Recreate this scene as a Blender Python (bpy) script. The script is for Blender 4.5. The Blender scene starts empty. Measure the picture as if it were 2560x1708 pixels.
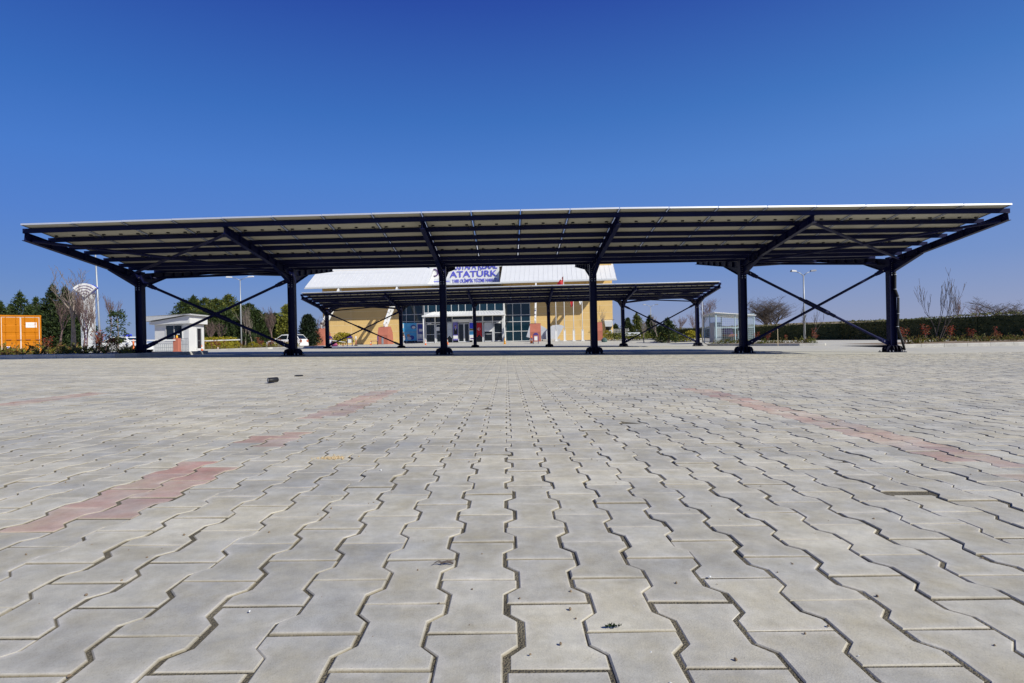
import bpy, math, random
import numpy as np
from mathutils import Vector, Matrix
random.seed(7); RNG=np.random.default_rng(7)
sc=bpy.context.scene; COL=sc.collection
# ------------------------------------------------------------------ camera
F=1422.0; CZ=0.431
cam_d=bpy.data.cameras.new('camera'); cam=bpy.data.objects.new('camera',cam_d); COL.objects.link(cam)
cam_d.sensor_width=36; cam_d.lens=36*F/2560; cam_d.clip_start=0.05; cam_d.clip_end=5000
CM=(Matrix.Rotation(-0.0098,4,'Z')@Matrix.Rotation(math.pi/2-0.0021,4,'X')@Matrix.Rotation(-0.021,4,'Z'))
cam.matrix_world=Matrix.Translation((0,0,CZ))@CM
sc.camera=cam
R3=CM.to_3x3()
def ray(px,py): return R3@Vector(((px-1280)/F,(854-py)/F,-1))
def pt(px,py,D):
    d=ray(px,py); return Vector((d.x/d.y*D,D,CZ+d.z/d.y*D))
PX=[-400,-60,-40,-25,-14,-12,12,40,400]; PZ=[.05,.05,.05,.09,.20,.186,-.186,-.2,-.2]
def gz(x,y=10):
    z=float(np.interp(x,PX,PZ))
    if y>60:
        t=min(1,(y-60)/9); t=t*t*(3-2*t)
        w=max(0,1-max(0,abs(x+5)-28)/10)
        z=z*(1-t*w)+.28*t*w
    return z
def gp(px,D):
    a=pt(px,850,D); b=pt(px,900,D)
    z=gz(a.x,D); 
    for _ in range(3):
        t=(z-a.z)/(b.z-a.z); p=a.lerp(b,t); z=gz(p.x,D)
    return Vector((p.x,D,z))
# ------------------------------------------------------------------ materials
MATS={}
def mat(name,col,rough=.7,metal=0,var=.12,scale=3.0,bump=0,bscale=40,col2=None,spec=.4,coat=0,trans=0,alpha=1,em=None):
    if name in MATS: return MATS[name]
    m=bpy.data.materials.new(name); m.use_nodes=True; n=m.node_tree; b=n.nodes['Principled BSDF']
    b.inputs['Roughness'].default_value=rough; b.inputs['Metallic'].default_value=metal
    b.inputs['Specular IOR Level'].default_value=spec; b.inputs['Coat Weight'].default_value=coat
    b.inputs['Transmission Weight'].default_value=trans; b.inputs['Alpha'].default_value=alpha
    geo=n.nodes.new('ShaderNodeTexCoord'); no=n.nodes.new('ShaderNodeTexNoise')
    no.inputs['Scale'].default_value=scale; no.inputs['Detail'].default_value=6; no.inputs['Roughness'].default_value=.65
    n.links.new(geo.outputs['Object'],no.inputs['Vector'])
    cr=n.nodes.new('ShaderNodeValToRGB'); c=Vector(col)
    c2=Vector(col2) if col2 else c*(1+var)
    c1=c if col2 else c*(1-var)
    cr.color_ramp.elements[0].color=(*c1,1); cr.color_ramp.elements[1].color=(*c2,1)
    cr.color_ramp.elements[0].position=.32; cr.color_ramp.elements[1].position=.68
    n.links.new(no.outputs['Fac'],cr.inputs[0]); n.links.new(cr.outputs[0],b.inputs['Base Color'])
    if bump:
        n2=n.nodes.new('ShaderNodeTexNoise'); n2.inputs['Scale'].default_value=bscale; n2.inputs['Detail'].default_value=4
        n.links.new(geo.outputs['Object'],n2.inputs['Vector'])
        bp=n.nodes.new('ShaderNodeBump'); bp.inputs['Strength'].default_value=bump; bp.inputs['Distance'].default_value=.02
        n.links.new(n2.outputs['Fac'],bp.inputs['Height']); n.links.new(bp.outputs[0],b.inputs['Normal'])
    MATS[name]=m; return m
def leafmat(name,col,col2,scale=1.2,tr=.25):
    if name in MATS: return MATS[name]
    m=mat(name,col,rough=.6,col2=col2,scale=scale,spec=.25); n=m.node_tree; b=n.nodes['Principled BSDF']
    t=n.nodes.new('ShaderNodeBsdfTranslucent'); mx=n.nodes.new('ShaderNodeMixShader'); mx.inputs[0].default_value=tr
    cr=[x for x in n.nodes if x.type=='VALTORGB'][0]; out=n.nodes['Material Output']
    n.links.new(cr.outputs[0],t.inputs[0]); n.links.new(b.outputs[0],mx.inputs[1]); n.links.new(t.outputs[0],mx.inputs[2]); n.links.new(mx.outputs[0],out.inputs[0])
    return m
M=dict(
 navy=mat('navy_steel',(.0055,.0075,.042),.45,0,.25,2,spec=.13),
 plate=mat('navy_plate',(.0045,.0055,.02),.55,0,.3,3,spec=.14),
 bolt=mat('zinc_bolt',(.35,.35,.37),.4,.8,.1,5),
 back=mat('panel_backsheet',(.41,.395,.335),.6,0,.05,1.5),
 cell=mat('panel_glass',(.01,.013,.03),.12,0,.1,3,spec=.6),
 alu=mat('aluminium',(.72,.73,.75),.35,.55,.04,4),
 dframe=mat('shaded_frame',(.16,.17,.20),.5,.2,.05,4),  # alu frame lip with its shade put into the colour; lamp heads share it
 black=mat('black_plastic',(.015,.015,.017),.55,0,.2,8),
 white=mat('white_paint',(.68,.68,.67),.5,0,.04,2),
 whitem=mat('white_metal',(.64,.65,.66),.4,0,.03,1),
 beige=mat('wall_panel_ochre',(.66,.45,.18),.75,0,.05,.7,bump=.1,bscale=20),
 joint=mat('pale_joint',(.80,.66,.42),.7,0,.05,3),
 glass=mat('tinted_glass',(.005,.022,.035),.06,0,.2,.4,spec=.5),
 dglass=mat('dark_glass',(.008,.012,.016),.08,0,.2,1,spec=.6),
 salmon=mat('salmon_concrete',(.38,.125,.082),.85,0,.12,1.5,bump=.2,bscale=12),
 orange=mat('orange_container',(.44,.145,.002),.65,0,.08,1.5,spec=.15),
 orangep=mat('cone_orange',(.85,.20,.05),.6,0,.08,4),
 yellowp=mat('cone_yellow',(.70,.33,.02),.6,0,.1,4),
 purple=mat('purple_letter',(.085,.085,.52),.45,0,.1,3),
 dpurple=mat('dark_purple',(.09,.03,.16),.45,0,.1,4),
 grey=mat('grey_metal',(.33,.35,.37),.45,.3,.08,3),
 lgrey=mat('light_grey_render',(.55,.56,.57),.7,0,.05,3),
 concrete=mat('kerb_concrete',(.44,.43,.40),.9,0,.18,2.5,bump=.5,bscale=35),
 soil=mat('soil',(.20,.15,.10),.95,0,.3,6,bump=.8,bscale=25),
 bark=mat('pale_bark',(.22,.18,.155),.9,0,.25,6),
 barkd=mat('dark_bark',(.10,.08,.07),.9,0,.25,6),
 barkr=mat('reddish_twig',(.15,.10,.09),.9,0,.25,6),
 tyre=mat('tyre_rubber',(.018,.018,.02),.8,0,.2,9),
 carw=mat('white_car_paint',(.76,.77,.78),.25,0,.02,1,coat=.6),
 blue=mat('blue_sign',(.03,.05,.55),.4,0,.08,3),
 red=mat('flag_red',(.42,.008,.015),.6,0,.1,3),
 skin=mat('skin',(.45,.25,.17),.6,0,.06,8),
 hair=mat('dark_hair',(.02,.015,.012),.7,0,.2,20),
 shirt=mat('black_cloth',(.02,.02,.024),.85,0,.2,12),
 jeans=mat('pale_denim',(.30,.36,.44),.85,0,.12,12),
 lblue=mat('pale_blue_steel',(.36,.46,.50),.45,0,.06,3),
 rust=mat('rust_brown',(.20,.07,.04),.8,0,.3,8),
 pink=mat('pink_plastic',(.28,.05,.13),.5,0,.1,5),
 violet=mat('violet_plastic',(.06,.035,.18),.5,0,.1,5),
 slab=mat('pale_stone',(.50,.53,.57),.6,0,.08,1.2),
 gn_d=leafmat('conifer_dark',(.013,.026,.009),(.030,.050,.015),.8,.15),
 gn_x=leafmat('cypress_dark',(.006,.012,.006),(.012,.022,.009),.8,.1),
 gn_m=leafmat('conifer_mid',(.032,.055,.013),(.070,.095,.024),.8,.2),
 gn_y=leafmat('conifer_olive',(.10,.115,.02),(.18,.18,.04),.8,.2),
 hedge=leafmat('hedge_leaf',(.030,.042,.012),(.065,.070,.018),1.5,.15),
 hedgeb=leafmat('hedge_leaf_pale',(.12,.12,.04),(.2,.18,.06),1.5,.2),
 yel=leafmat('yellow_leaf',(.28,.23,.015),(.42,.36,.03),2,.3),
 lime=leafmat('lime_leaf',(.16,.18,.02),(.28,.27,.04),2,.3),
 redl=leafmat('red_leaf',(.24,.03,.018),(.38,.07,.03),2,.3),
 brl=leafmat('bronze_leaf',(.16,.07,.03),(.26,.15,.04),2,.3),
)
# ------------------------------------------------------------------ mesh builder
class MB:
    def __init__(s): s.v=[]; s.f=[]; s.m=[]; s.T=Matrix()
    def add(s,vs,fs,mi=0):
        k=len(s.v); s.v+=[tuple(s.T@Vector(p)) for p in vs]
        for f in fs: s.f.append(tuple(i+k for i in f)); s.m.append(mi)
        return s
    def box(s,a,b,mi=0):
        x0,y0,z0=a; x1,y1,z1=b
        return s.add([(x0,y0,z0),(x1,y0,z0),(x1,y1,z0),(x0,y1,z0),(x0,y0,z1),(x1,y0,z1),(x1,y1,z1),(x0,y1,z1)],
            [(0,3,2,1),(4,5,6,7),(0,1,5,4),(1,2,6,5),(2,3,7,6),(3,0,4,7)],mi)
    def bevbox(s,a,b,r,mi=0):
        x0,y0,z0=a; x1,y1,z1=b
        pl=[(x0+r,y0),(x1-r,y0),(x1,y0+r),(x1,y1-r),(x1-r,y1),(x0+r,y1),(x0,y1-r),(x0,y0+r)]
        pi=[(x0+r,y0+r),(x1-r,y0+r),(x1-r,y0+r),(x1-r,y1-r),(x1-r,y1-r),(x0+r,y1-r),(x0+r,y1-r),(x0+r,y0+r)]
        vs=[(x,y,z0) for x,y in pl]+[(x,y,z1-r) for x,y in pl]+[(x,y,z1) for x,y in pi]
        fs=[tuple(range(7,-1,-1))]+[(i,(i+1)%8,8+(i+1)%8,8+i) for i in range(8)]+[(8+i,8+(i+1)%8,16+(i+1)%8,16+i) for i in range(8)]+[tuple(range(16,24))]
        return s.add(vs,fs,mi)
    def prism(s,poly,o,u,w,n,t,mi=0):   # poly in (u,w) plane at o, thickness t along n
        o,u,w,n=map(Vector,(o,u,w,n)); k=len(poly)
        vs=[o+u*a+w*b for a,b in poly]+[o+u*a+w*b+n*t for a,b in poly]
        fs=[tuple(range(k)),tuple(range(2*k-1,k-1,-1))]+[(i,k+i,k+(i+1)%k,(i+1)%k) for i in range(k)]
        return s.add(vs,fs,mi)
    def bar(s,p,q,w,h=None,up=(0,0,1),mi=0):
        h=h or w; p,q=Vector(p),Vector(q); d=(q-p).normalized(); up=Vector(up)
        if abs(d.dot(up))>.99: up=Vector((0,1,0))
        sx=d.cross(up).normalized(); sz=sx.cross(d)
        vs=[c+sx*a*w/2+sz*b*h/2 for c in (p,q) for a,b in ((-1,-1),(1,-1),(1,1),(-1,1))]
        return s.add(vs,[(0,1,2,3),(7,6,5,4),(0,4,5,1),(1,5,6,2),(2,6,7,3),(3,7,4,0)],mi)
    def ibeam(s,p,q,w,h,tf=.012,tw=.008,up=(0,0,1),mi=0):
        p,q=Vector(p),Vector(q); d=(q-p).normalized(); up=Vector(up); sx=d.cross(up).normalized(); sz=sx.cross(d)
        for o in (h/2-tf/2,-h/2+tf/2): s.bar(p+sz*o,q+sz*o,w,tf,up,mi)
        s.bar(p,q,tw,h-2*tf,up,mi); return s
    def tube(s,pts,rad,n=8,mi=0,cap=True):
        pts=[Vector(p) for p in pts]; 
        if not hasattr(rad,'__len__'): rad=[rad]*len(pts)
        vs=[];fs=[]; dd=[(b-a).normalized() for a,b in zip(pts[:-1],pts[1:]) if (b-a).length>1e-9]
        ref=min((Vector((0,0,1)),Vector((1,0,0)),Vector((0,1,0))),key=lambda a:max(abs(a.dot(x)) for x in dd))
        for i,p in enumerate(pts):
            d=(pts[min(i+1,len(pts)-1)]-pts[max(i-1,0)]).normalized()
            a=d.cross(ref).normalized(); b=a.cross(d)
            for k in range(n):
                t=2*math.pi*k/n; vs.append(p+(a*math.cos(t)+b*math.sin(t))*rad[i])
        for i in range(len(pts)-1):
            for k in range(n):
                fs.append((i*n+k,(i+1)*n+k,(i+1)*n+(k+1)%n,i*n+(k+1)%n))
        if cap: fs+=[tuple(range(n)),tuple(range((len(pts))*n-1,(len(pts)-1)*n-1,-1))]
        return s.add(vs,fs,mi)
    def lathe(s,prof,n=16,mi=0,c=(0,0,0)):
        vs=[(c[0]+r*math.cos(2*math.pi*k/n),c[1]+r*math.sin(2*math.pi*k/n),c[2]+z) for r,z in prof for k in range(n)]
        fs=[(i*n+k,i*n+(k+1)%n,(i+1)*n+(k+1)%n,(i+1)*n+k) for i in range(len(prof)-1) for k in range(n)]
        fs+=[tuple(range(n-1,-1,-1)),tuple(range((len(prof)-1)*n,len(prof)*n))]
        return s.add(vs,fs,mi)
    def build(s,name,mats,parent=None,smooth=False):
        me=bpy.data.meshes.new(name); me.from_pydata(s.v,[],s.f)
        if not isinstance(mats,(list,tuple)): mats=[mats]
        for m in mats: me.materials.append(m)
        if len(mats)>1: me.polygons.foreach_set('material_index',s.m)
        if smooth: me.polygons.foreach_set('use_smooth',[True]*len(s.f))
        me.update(); o=bpy.data.objects.new(name,me); COL.objects.link(o)
        if parent: o.parent=parent
        return o
def tag(o,label=None,cat=None,group=None,kind=None):
    if label: o['label']=label
    if cat: o['category']=cat
    if group: o['group']=group
    if kind: o['kind']=kind
    return o
def thing(name,loc,label,cat,group=None,rz=0,s=1):
    o=bpy.data.objects.new(name,None); COL.objects.link(o); o.location=loc; o.rotation_euler=(0,0,rz); o.scale=(s,)*3
    o.empty_display_size=.1
    return tag(o,label,cat,group)
def copy_tree(o,parent=None):
    c=o.copy(); COL.objects.link(c)
    if parent: c.parent=parent
    for ch in list(KIDS(o)): copy_tree(ch,c)
    return c
def KIDS(o): return [x for x in o.children]
def dup(o,loc,rz=0,label=None,s=1,group=None):
    c=copy_tree(o); c.location=loc; c.rotation_euler=(0,0,rz); c.scale=(s,)*3
    if label: c['label']=label
    if group: c['group']=group
    return c
def textmesh(txt,size,ext,width=None,height=None,bold=.0):
    cu=bpy.data.curves.new('t','FONT'); cu.body=txt; cu.size=size; cu.extrude=ext; cu.offset=bold; cu.align_x='CENTER'; cu.resolution_u=3
    o=bpy.data.objects.new('t',cu); COL.objects.link(o); dg=bpy.context.evaluated_depsgraph_get()
    me=bpy.data.meshes.new_from_object(o.evaluated_get(dg)); bpy.data.objects.remove(o)
    v=np.array([x.co[:] for x in me.vertices]); mn=v.min(0); mx=v.max(0)
    if width: v[:,0]=(v[:,0]-(mn[0]+mx[0])/2)*width/(mx[0]-mn[0])
    if height: v[:,1]=(v[:,1]-mn[1])*height/(mx[1]-mn[1])
    return v,[tuple(p.vertices) for p in me.polygons]
def put_text(txt,name,m,parent,o,width,height,ext=.03,bold=.0,u=(1,0,0),w=(0,0,1)):
    v,f=textmesh(txt,1,ext,width,height,bold); u=Vector(u);w=Vector(w);n=u.cross(w); o=Vector(o)
    b=MB(); b.add([o+u*p[0]+w*p[1]+n*p[2] for p in v],f); return b.build(name,m,parent)
# ------------------------------------------------------------------ world + sun
sd=Vector((1.05,-.85,1)).normalized()
el=math.asin(sd.z); rot=math.atan2(sd.x,sd.y)
w=bpy.data.worlds.new('World'); sc.world=w; w.use_nodes=True; wn=w.node_tree
sky=wn.nodes.new('ShaderNodeTexSky'); sky.sky_type='NISHITA'; sky.sun_disc=False; sky.sun_elevation=el; sky.sun_rotation=rot
sky.altitude=300; sky.air_density=1.0; sky.dust_density=0.6; sky.ozone_density=3.0
bgn=wn.nodes['Background']; bgn.inputs[1].default_value=.11
tc=wn.nodes.new('ShaderNodeTexCoord'); sx=wn.nodes.new('ShaderNodeSeparateXYZ'); wn.links.new(tc.outputs['Generated'],sx.inputs[0])
rp=wn.nodes.new('ShaderNodeValToRGB'); wn.links.new(sx.outputs['Z'],rp.inputs[0])
ST=[(0,(.10,.11,.13)),(.004,(.195,.26,.44)),(.05,(.155,.235,.46)),(.11,(.105,.21,.50)),(.19,(.075,.195,.545)),(.27,(.056,.187,.55)),(.36,(.031,.140,.47)),(.51,(.013,.058,.34)),(1,(.005,.03,.2))]
while len(rp.color_ramp.elements)<len(ST): rp.color_ramp.elements.new(.5)
for e,(p,c) in zip(rp.color_ramp.elements,ST): e.position=p
for e,(p,c) in zip(rp.color_ramp.elements,ST): e.position=p; e.color=(*[v*.84/.11 for v in c],1)
r2=wn.nodes.new('ShaderNodeMapRange'); r2.inputs[1].default_value=-.7; r2.inputs[2].default_value=.7; wn.links.new(sx.outputs['X'],r2.inputs[0])
m1=wn.nodes.new('ShaderNodeMix'); m1.data_type='RGBA'; wn.links.new(r2.outputs[0],m1.inputs[0]); m1.inputs[6].default_value=(.70,.82,.95,1); m1.inputs[7].default_value=(1.38,1.14,1.03,1)
m2=wn.nodes.new('ShaderNodeMix'); m2.data_type='RGBA'; m2.blend_type='MULTIPLY'; m2.inputs[0].default_value=1; wn.links.new(rp.outputs[0],m2.inputs[6]); wn.links.new(m1.outputs[2],m2.inputs[7])
m3=wn.nodes.new('ShaderNodeMix'); m3.data_type='RGBA'; m3.blend_type='ADD'; m3.inputs[0].default_value=.10; wn.links.new(m2.outputs[2],m3.inputs[6]); wn.links.new(sky.outputs[0],m3.inputs[7])
wn.links.new(m3.outputs[2],bgn.inputs[0])
sl=bpy.data.lights.new('sun','SUN'); sl.energy=4.7; sl.angle=math.radians(.5); sl.color=(1,.965,.85)
so=bpy.data.objects.new('sun',sl); COL.objects.link(so); so.rotation_euler=sd.to_track_quat('Z','Y').to_euler()
sc.view_settings.view_transform='Standard'; sc.view_settings.look='None'; sc.view_settings.exposure=.25; sc.view_settings.gamma=1
# ------------------------------------------------------------------ ground sheets
def nodes_paving(m,paver):
    n=m.node_tree; b=n.nodes['Principled BSDF']; L=n.links.new
    b.inputs['Roughness'].default_value=.85; b.inputs['Specular IOR Level'].default_value=.3
    g=n.nodes.new('ShaderNodeNewGeometry')
    def noise(s,d=5,r=.6,vec=None):
        x=n.nodes.new('ShaderNodeTexNoise'); x.inputs['Scale'].default_value=s; x.inputs['Detail'].default_value=d; x.inputs['Roughness'].default_value=r
        L(vec or g.outputs['Position'],x.inputs['Vector']); return x.outputs['Fac']
    def ramp(f,a,ca,c,cc):
        r=n.nodes.new('ShaderNodeValToRGB'); e=r.color_ramp.elements; e[0].position=a; e[0].color=(*ca,1); e[1].position=c; e[1].color=(*cc,1); L(f,r.inputs[0]); return r.outputs[0]
    def mix(t,f,A,B):
        x=n.nodes.new('ShaderNodeMix'); x.data_type='RGBA'; x.blend_type=t
        if isinstance(f,float): x.inputs[0].default_value=f
        else: L(f,x.inputs[0])
        for i,k in ((6,A),(7,B)):
            if isinstance(k,tuple): x.inputs[i].default_value=(*k,1)
            else: L(k,x.inputs[i])
        return x.outputs[2]
    big=ramp(noise(.35,4),.38,(.435,.428,.397),.66,(.52,.50,.445))
    if not paver: big=mix('MIX',.55,big,(.45,.425,.355))
    big=mix('MULTIPLY',1.0,big,ramp(noise(.9,5,.7),.3,(.86,.88,.92),.6,(1.05,1.04,1.0)))
    if paver:
        at=n.nodes.new('ShaderNodeAttribute'); at.attribute_name='pcol'
        sp=n.nodes.new('ShaderNodeSeparateColor'); L(at.outputs['Color'],sp.inputs[0])
        # r = random tone, g = pale efflorescent rim, b = red paver
        c=mix('MULTIPLY',1.0,big,ramp(sp.outputs[0],0.0,(.80,.80,.815),1.0,(1.13,1.115,1.07)))
        rf=n.nodes.new('ShaderNodeMath'); rf.operation='MULTIPLY'; L(sp.outputs[1],rf.inputs[0]); 
        nr=ramp(noise(9,5,.7),.35,(.0,.0,.0),.7,(.9,.9,.9)); L(nr,rf.inputs[1])
        c=mix('MIX',rf.outputs[0],c,(.60,.58,.54))
        iv=n.nodes.new('ShaderNodeMath'); iv.operation='MULTIPLY_ADD'; L(sp.outputs[1],iv.inputs[0]); iv.inputs[1].default_value=-1; iv.inputs[2].default_value=1.05
        i2=n.nodes.new('ShaderNodeMath'); i2.operation='MULTIPLY'; i2.use_clamp=True; L(iv.outputs[0],i2.inputs[0]); L(ramp(noise(5.5,4,.65),.42,(0,0,0),.66,(.85,.85,.85)),i2.inputs[1])
        c=mix('MIX',i2.outputs[0],c,(.40,.37,.29))
        rd=n.nodes.new('ShaderNodeMath'); rd.operation='MULTIPLY'; L(sp.outputs[2],rd.inputs[0]); L(ramp(noise(5,4,.7),.34,(.45,.45,.45),.6,(.95,.95,.95)),rd.inputs[1])
        c=mix('MIX',rd.outputs[0],c,(.42,.19,.165))
        mp=n.nodes.new('ShaderNodeMapping'); mp.inputs['Scale'].default_value=(.35,1.5,1); mp.inputs['Rotation'].default_value=(0,0,.12); L(g.outputs['Position'],mp.inputs['Vector'])
        c=mix('MULTIPLY',1.0,c,ramp(noise(1.3,5,.65,mp.outputs[0]),.36,(.80,.82,.87),.56,(1.02,1.015,1.0)))
        c=mix('MULTIPLY',1.0,c,ramp(noise(2.1,3,.9),.68,(1,1,1),.78,(.72,.71,.69)))
        c=mix('MULTIPLY',1.0,c,ramp(noise(7,6,.7),.40,(.93,.91,.86),.60,(1.04,1.04,1.04)))
        c=mix('MULTIPLY',1.0,c,ramp(noise(26,8,.75),.3,(.82,.82,.83),.62,(1.07,1.065,1.05)))
        ae=n.nodes.new('ShaderNodeAttribute'); ae.attribute_name='pedge'; me_=n.nodes.new('ShaderNodeMath'); me_.operation='MULTIPLY'; L(ae.outputs['Fac'],me_.inputs[0]); L(ramp(noise(14,4,.7),.3,(.35,.35,.35),.65,(.95,.95,.95)),me_.inputs[1]); c=mix('MIX',me_.outputs[0],c,(.225,.19,.125))
        c=mix('MULTIPLY',1.0,c,ramp(noise(420,3,.8),.26,(.68,.67,.64),.46,(1.03,1.03,1.03)))
        sm=ramp(noise(3.2,6,.8),.66,(0,0,0),.76,(.55,.55,.55)); c=mix('MIX',sm,c,(.27,.225,.16))
        c=mix('MIX',ramp(noise(60,4,.9),.72,(0,0,0),.80,(.6,.6,.6)),c,(.16,.12,.08))
        L(c,b.inputs['Base Color'])
        bp=n.nodes.new('ShaderNodeBump'); bp.inputs['Strength'].default_value=.35; bp.inputs['Distance'].default_value=.002
        L(noise(300,4,.7),bp.inputs['Height']); L(bp.outputs[0],b.inputs['Normal'])
    else:
        sep=n.nodes.new('ShaderNodeMapping'); sep.inputs['Scale'].default_value=(7.4,.5,1); L(g.outputs['Position'],sep.inputs['Vector'])
        c=mix('MULTIPLY',1.0,big,ramp(noise(1.0,3,.7,sep.outputs[0]),.3,(.88,.88,.88),.65,(1.05,1.05,1.05)))
        L(c,b.inputs['Base Color'])
pav=bpy.data.materials.new('paver_concrete'); pav.use_nodes=True; nodes_paving(pav,True)
far=bpy.data.materials.new('far_paving'); far.use_nodes=True; nodes_paving(far,False)
sand=mat('joint_sand',(.10,.085,.055),.95,0,.45,9,bump=1,bscale=300,col2=(.27,.235,.165))
WX,LY=.1172,.1885; AMP=.0108
NX0,NX1=-140,140; X_A=NX0*WX; X_B=NX1*WX; Y_A,Y_B=.2,15.6
def make_pavers():
    e_w,e_n=WX/2+AMP-.0024,WX/2-AMP-.0024
    hy=LY/2-.0016
    y1,y2=LY*.315,LY*.185
    prof=[(e_w,hy),(e_w,y1),(e_n,y2),(e_n,-y2),(e_w,-y1),(e_w,-hy)]
    out=np.array(prof+[(-x,y) for x,y in reversed(prof)])   # 12 pts
    def inset(d):
        q=out.copy(); q[:,0]-=np.sign(q[:,0])*d; q[:,1]-=np.sign(q[:,1])*d*np.where(np.abs(q[:,1])>hy-.001,1,0); return q
    rings=[(out,-.008),(inset(.0004),-.0019),(inset(.0031),0.0),(inset(.018),.0002)]
    nr=len(rings); k=12
    phase_y=.178
    cs=[]
    for i in range(NX0,NX1):
        cx=(i+.5)*WX; off=(LY/2 if i%2 else 0)
        j0=int((Y_A-phase_y-off)/LY); j1=int((Y_B-phase_y-off)/LY)+1
        for j in range(j0,j1):
            cy=phase_y+off+(j+.5)*LY
            if cy<Y_A or cy>Y_B: continue
            if abs(cx)>cy*1.0+3.2: 
                pass
            cs.append((cx,cy))
    cs=np.array(cs); N=len(cs)
    rnd=RNG.random(N); tx=RNG.normal(0,.018,N); ty=RNG.normal(0,.012,N); dz=RNG.normal(0,.0009,N)
    jx=RNG.normal(0,.0015,N); jy=RNG.normal(0,.0011,N); ja=RNG.normal(0,.009,N)
    # red bay lines
    red=np.zeros(N)
    for xc,ya,yb in ((-1.055,1.36,2.06),(-1.055,2.42,2.72),(-1.055,3.2,4.9),(-3.516,3.9,4.9),(1.641,1.9,4.9),(1.641,1.3,1.75)):
        m=(np.abs(cs[:,0]-xc)<.1)&(cs[:,1]>ya)&(cs[:,1]<yb); red[m]=(.30 if xc>0 or xc<-2 or ya>2.2 else .5)+.35*RNG.random(m.sum())
    V=np.zeros((N,nr*k,3)); C=np.zeros((N,nr*k,4)); C[...,3]=1
    ca,sa=np.cos(ja),np.sin(ja); G=np.interp(cs[:,0],PX,PZ)
    for r,(p,z) in enumerate(rings):
        for q in range(k):
            x,y=p[q]; i=r*k+q
            V[:,i,0]=cs[:,0]+jx+x*ca-y*sa; V[:,i,1]=cs[:,1]+jy+x*sa+y*ca
            V[:,i,2]=np.interp(V[:,i,0],PX,PZ)+z+dz+(tx*y+ty*x)*.35
            C[:,i,0]=rnd; C[:,i,1]=1 if r<3 else .12; C[:,i,2]=red*(1 if r>=2 else .35)
    V=V.reshape(-1,3)
    fl=[]
    for r in range(nr-1):
        for q in range(k):
            fl.append((r*k+q,r*k+(q+1)%k,(r+1)*k+(q+1)%k,(r+1)*k+q))
    fl=np.array(fl)[:,::-1]; nq=len(fl)
    top=np.array([ (nr-1)*k+q for q in range(k)])[::-1]
    top=top if True else top
    base=(np.arange(N)*nr*k)
    quads=(fl[None]+base[:,None,None]).reshape(-1)
    tops=(top[None]+base[:,None]).reshape(-1)
    me=bpy.data.meshes.new('paving'); nv=len(V); nf=N*nq+N
    me.vertices.add(nv); me.vertices.foreach_set('co',V.ravel())
    li=np.concatenate([quads,tops]); me.loops.add(len(li)); me.loops.foreach_set('vertex_index',li.astype(np.int32))
    ls=np.concatenate([np.arange(N*nq)*4, N*nq*4+np.arange(N)*k]); lt=np.concatenate([np.full(N*nq,4),np.full(N,k)])
    me.polygons.add(nf); me.polygons.foreach_set('loop_start',ls.astype(np.int32)); me.polygons.foreach_set('loop_total',lt.astype(np.int32))
    me.update(calc_edges=True); me.validate()
    a=me.color_attributes.new('pcol','FLOAT_COLOR','POINT'); a.data.foreach_set('color',C.ravel())
    E=np.zeros((N,nr*k)); E[:,:2*k]=1; E[:,2*k:3*k]=.15; ed=me.attributes.new('pedge','FLOAT','POINT'); ed.data.foreach_set('value',E.ravel())
    me.polygons.foreach_set('use_smooth',[False]*len(me.polygons)); me.materials.append(pav); o=bpy.data.objects.new('paving',me); COL.objects.link(o); tag(o,kind='structure')
    n=me.polygons[-1].normal.z
    return n
nz=make_pavers(); print('paver normal',nz)
def sheet(name,xs,ys,fz,m,hole=None):
    b=MB(); nx,ny=len(xs),len(ys)
    vs=[(x,y,fz(x,y)) for y in ys for x in xs]; fs=[]
    for j in range(ny-1):
        for i in range(nx-1):
            cx=(xs[i]+xs[i+1])/2; cy=(ys[j]+ys[j+1])/2
            if hole and hole[0]<cx<hole[1] and hole[2]<cy<hole[3]: continue
            fs.append((j*nx+i,j*nx+i+1,(j+1)*nx+i+1,(j+1)*nx+i))
    b.add(vs,fs); o=b.build(name,m); return tag(o,kind='structure')
def span(a,b,s): n=max(1,int(round((b-a)/s))); return [a+(b-a)*i/n for i in range(n+1)]
xs=sorted(set(span(-60,X_A,2)+[X_A,-14,-12,0,12,X_B]+span(X_B,60,2)+[-12,-6,6]))
sheet('joint_sand',sorted([X_A,-14,-12,0,12,X_B]),[Y_A,Y_B],lambda x,y:gz(x,y)-.0028,sand)
sheet('pavement',xs,sorted([-30,-10,Y_A,Y_B]+span(16,100,2)),gz,far,hole=(X_A,X_B,Y_A,Y_B))
fieldm=mat('field_soil',(.16,.12,.07),.95,0,.2,.05,col2=(.24,.19,.12))
fieldg=mat('field_green',(.09,.13,.05),.95,0,.2,.03,col2=(.16,.18,.08))
xs=span(-1500,1500,50); ys=[-400,-60,-30,0,40,80,100,140,200,300,450,700,1100,1600,2500,4000]
def fz(x,y): 
    return -.35 if y<110 and abs(x)<400 else -.35-.0*y
sheet('ground',xs,ys,fz,fieldg)
def hill(name,prof,D,dd,m):
    b=MB(); pts=[pt(px,py,D) for px,py in prof]; n=len(pts)
    rows=[(-dd,-.5,0),(-dd*.6,0,.35),(-dd*.25,0,.8),(0,0,1),(dd*.5,0,.9),(dd*1.5,-2,0)]
    vs=[]
    for dy,z0,f in rows:
        for p in pts: vs.append((p.x*(1+dy/D*.5),D+dy,-.4+(p.z+.4)*f+z0))
    fs=[(j*n+i,j*n+i+1,(j+1)*n+i+1,(j+1)*n+i) for j in range(len(rows)-1) for i in range(n-1)]
    b.add(vs,fs); return tag(b.build(name,m,smooth=True),kind='structure')
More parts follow.
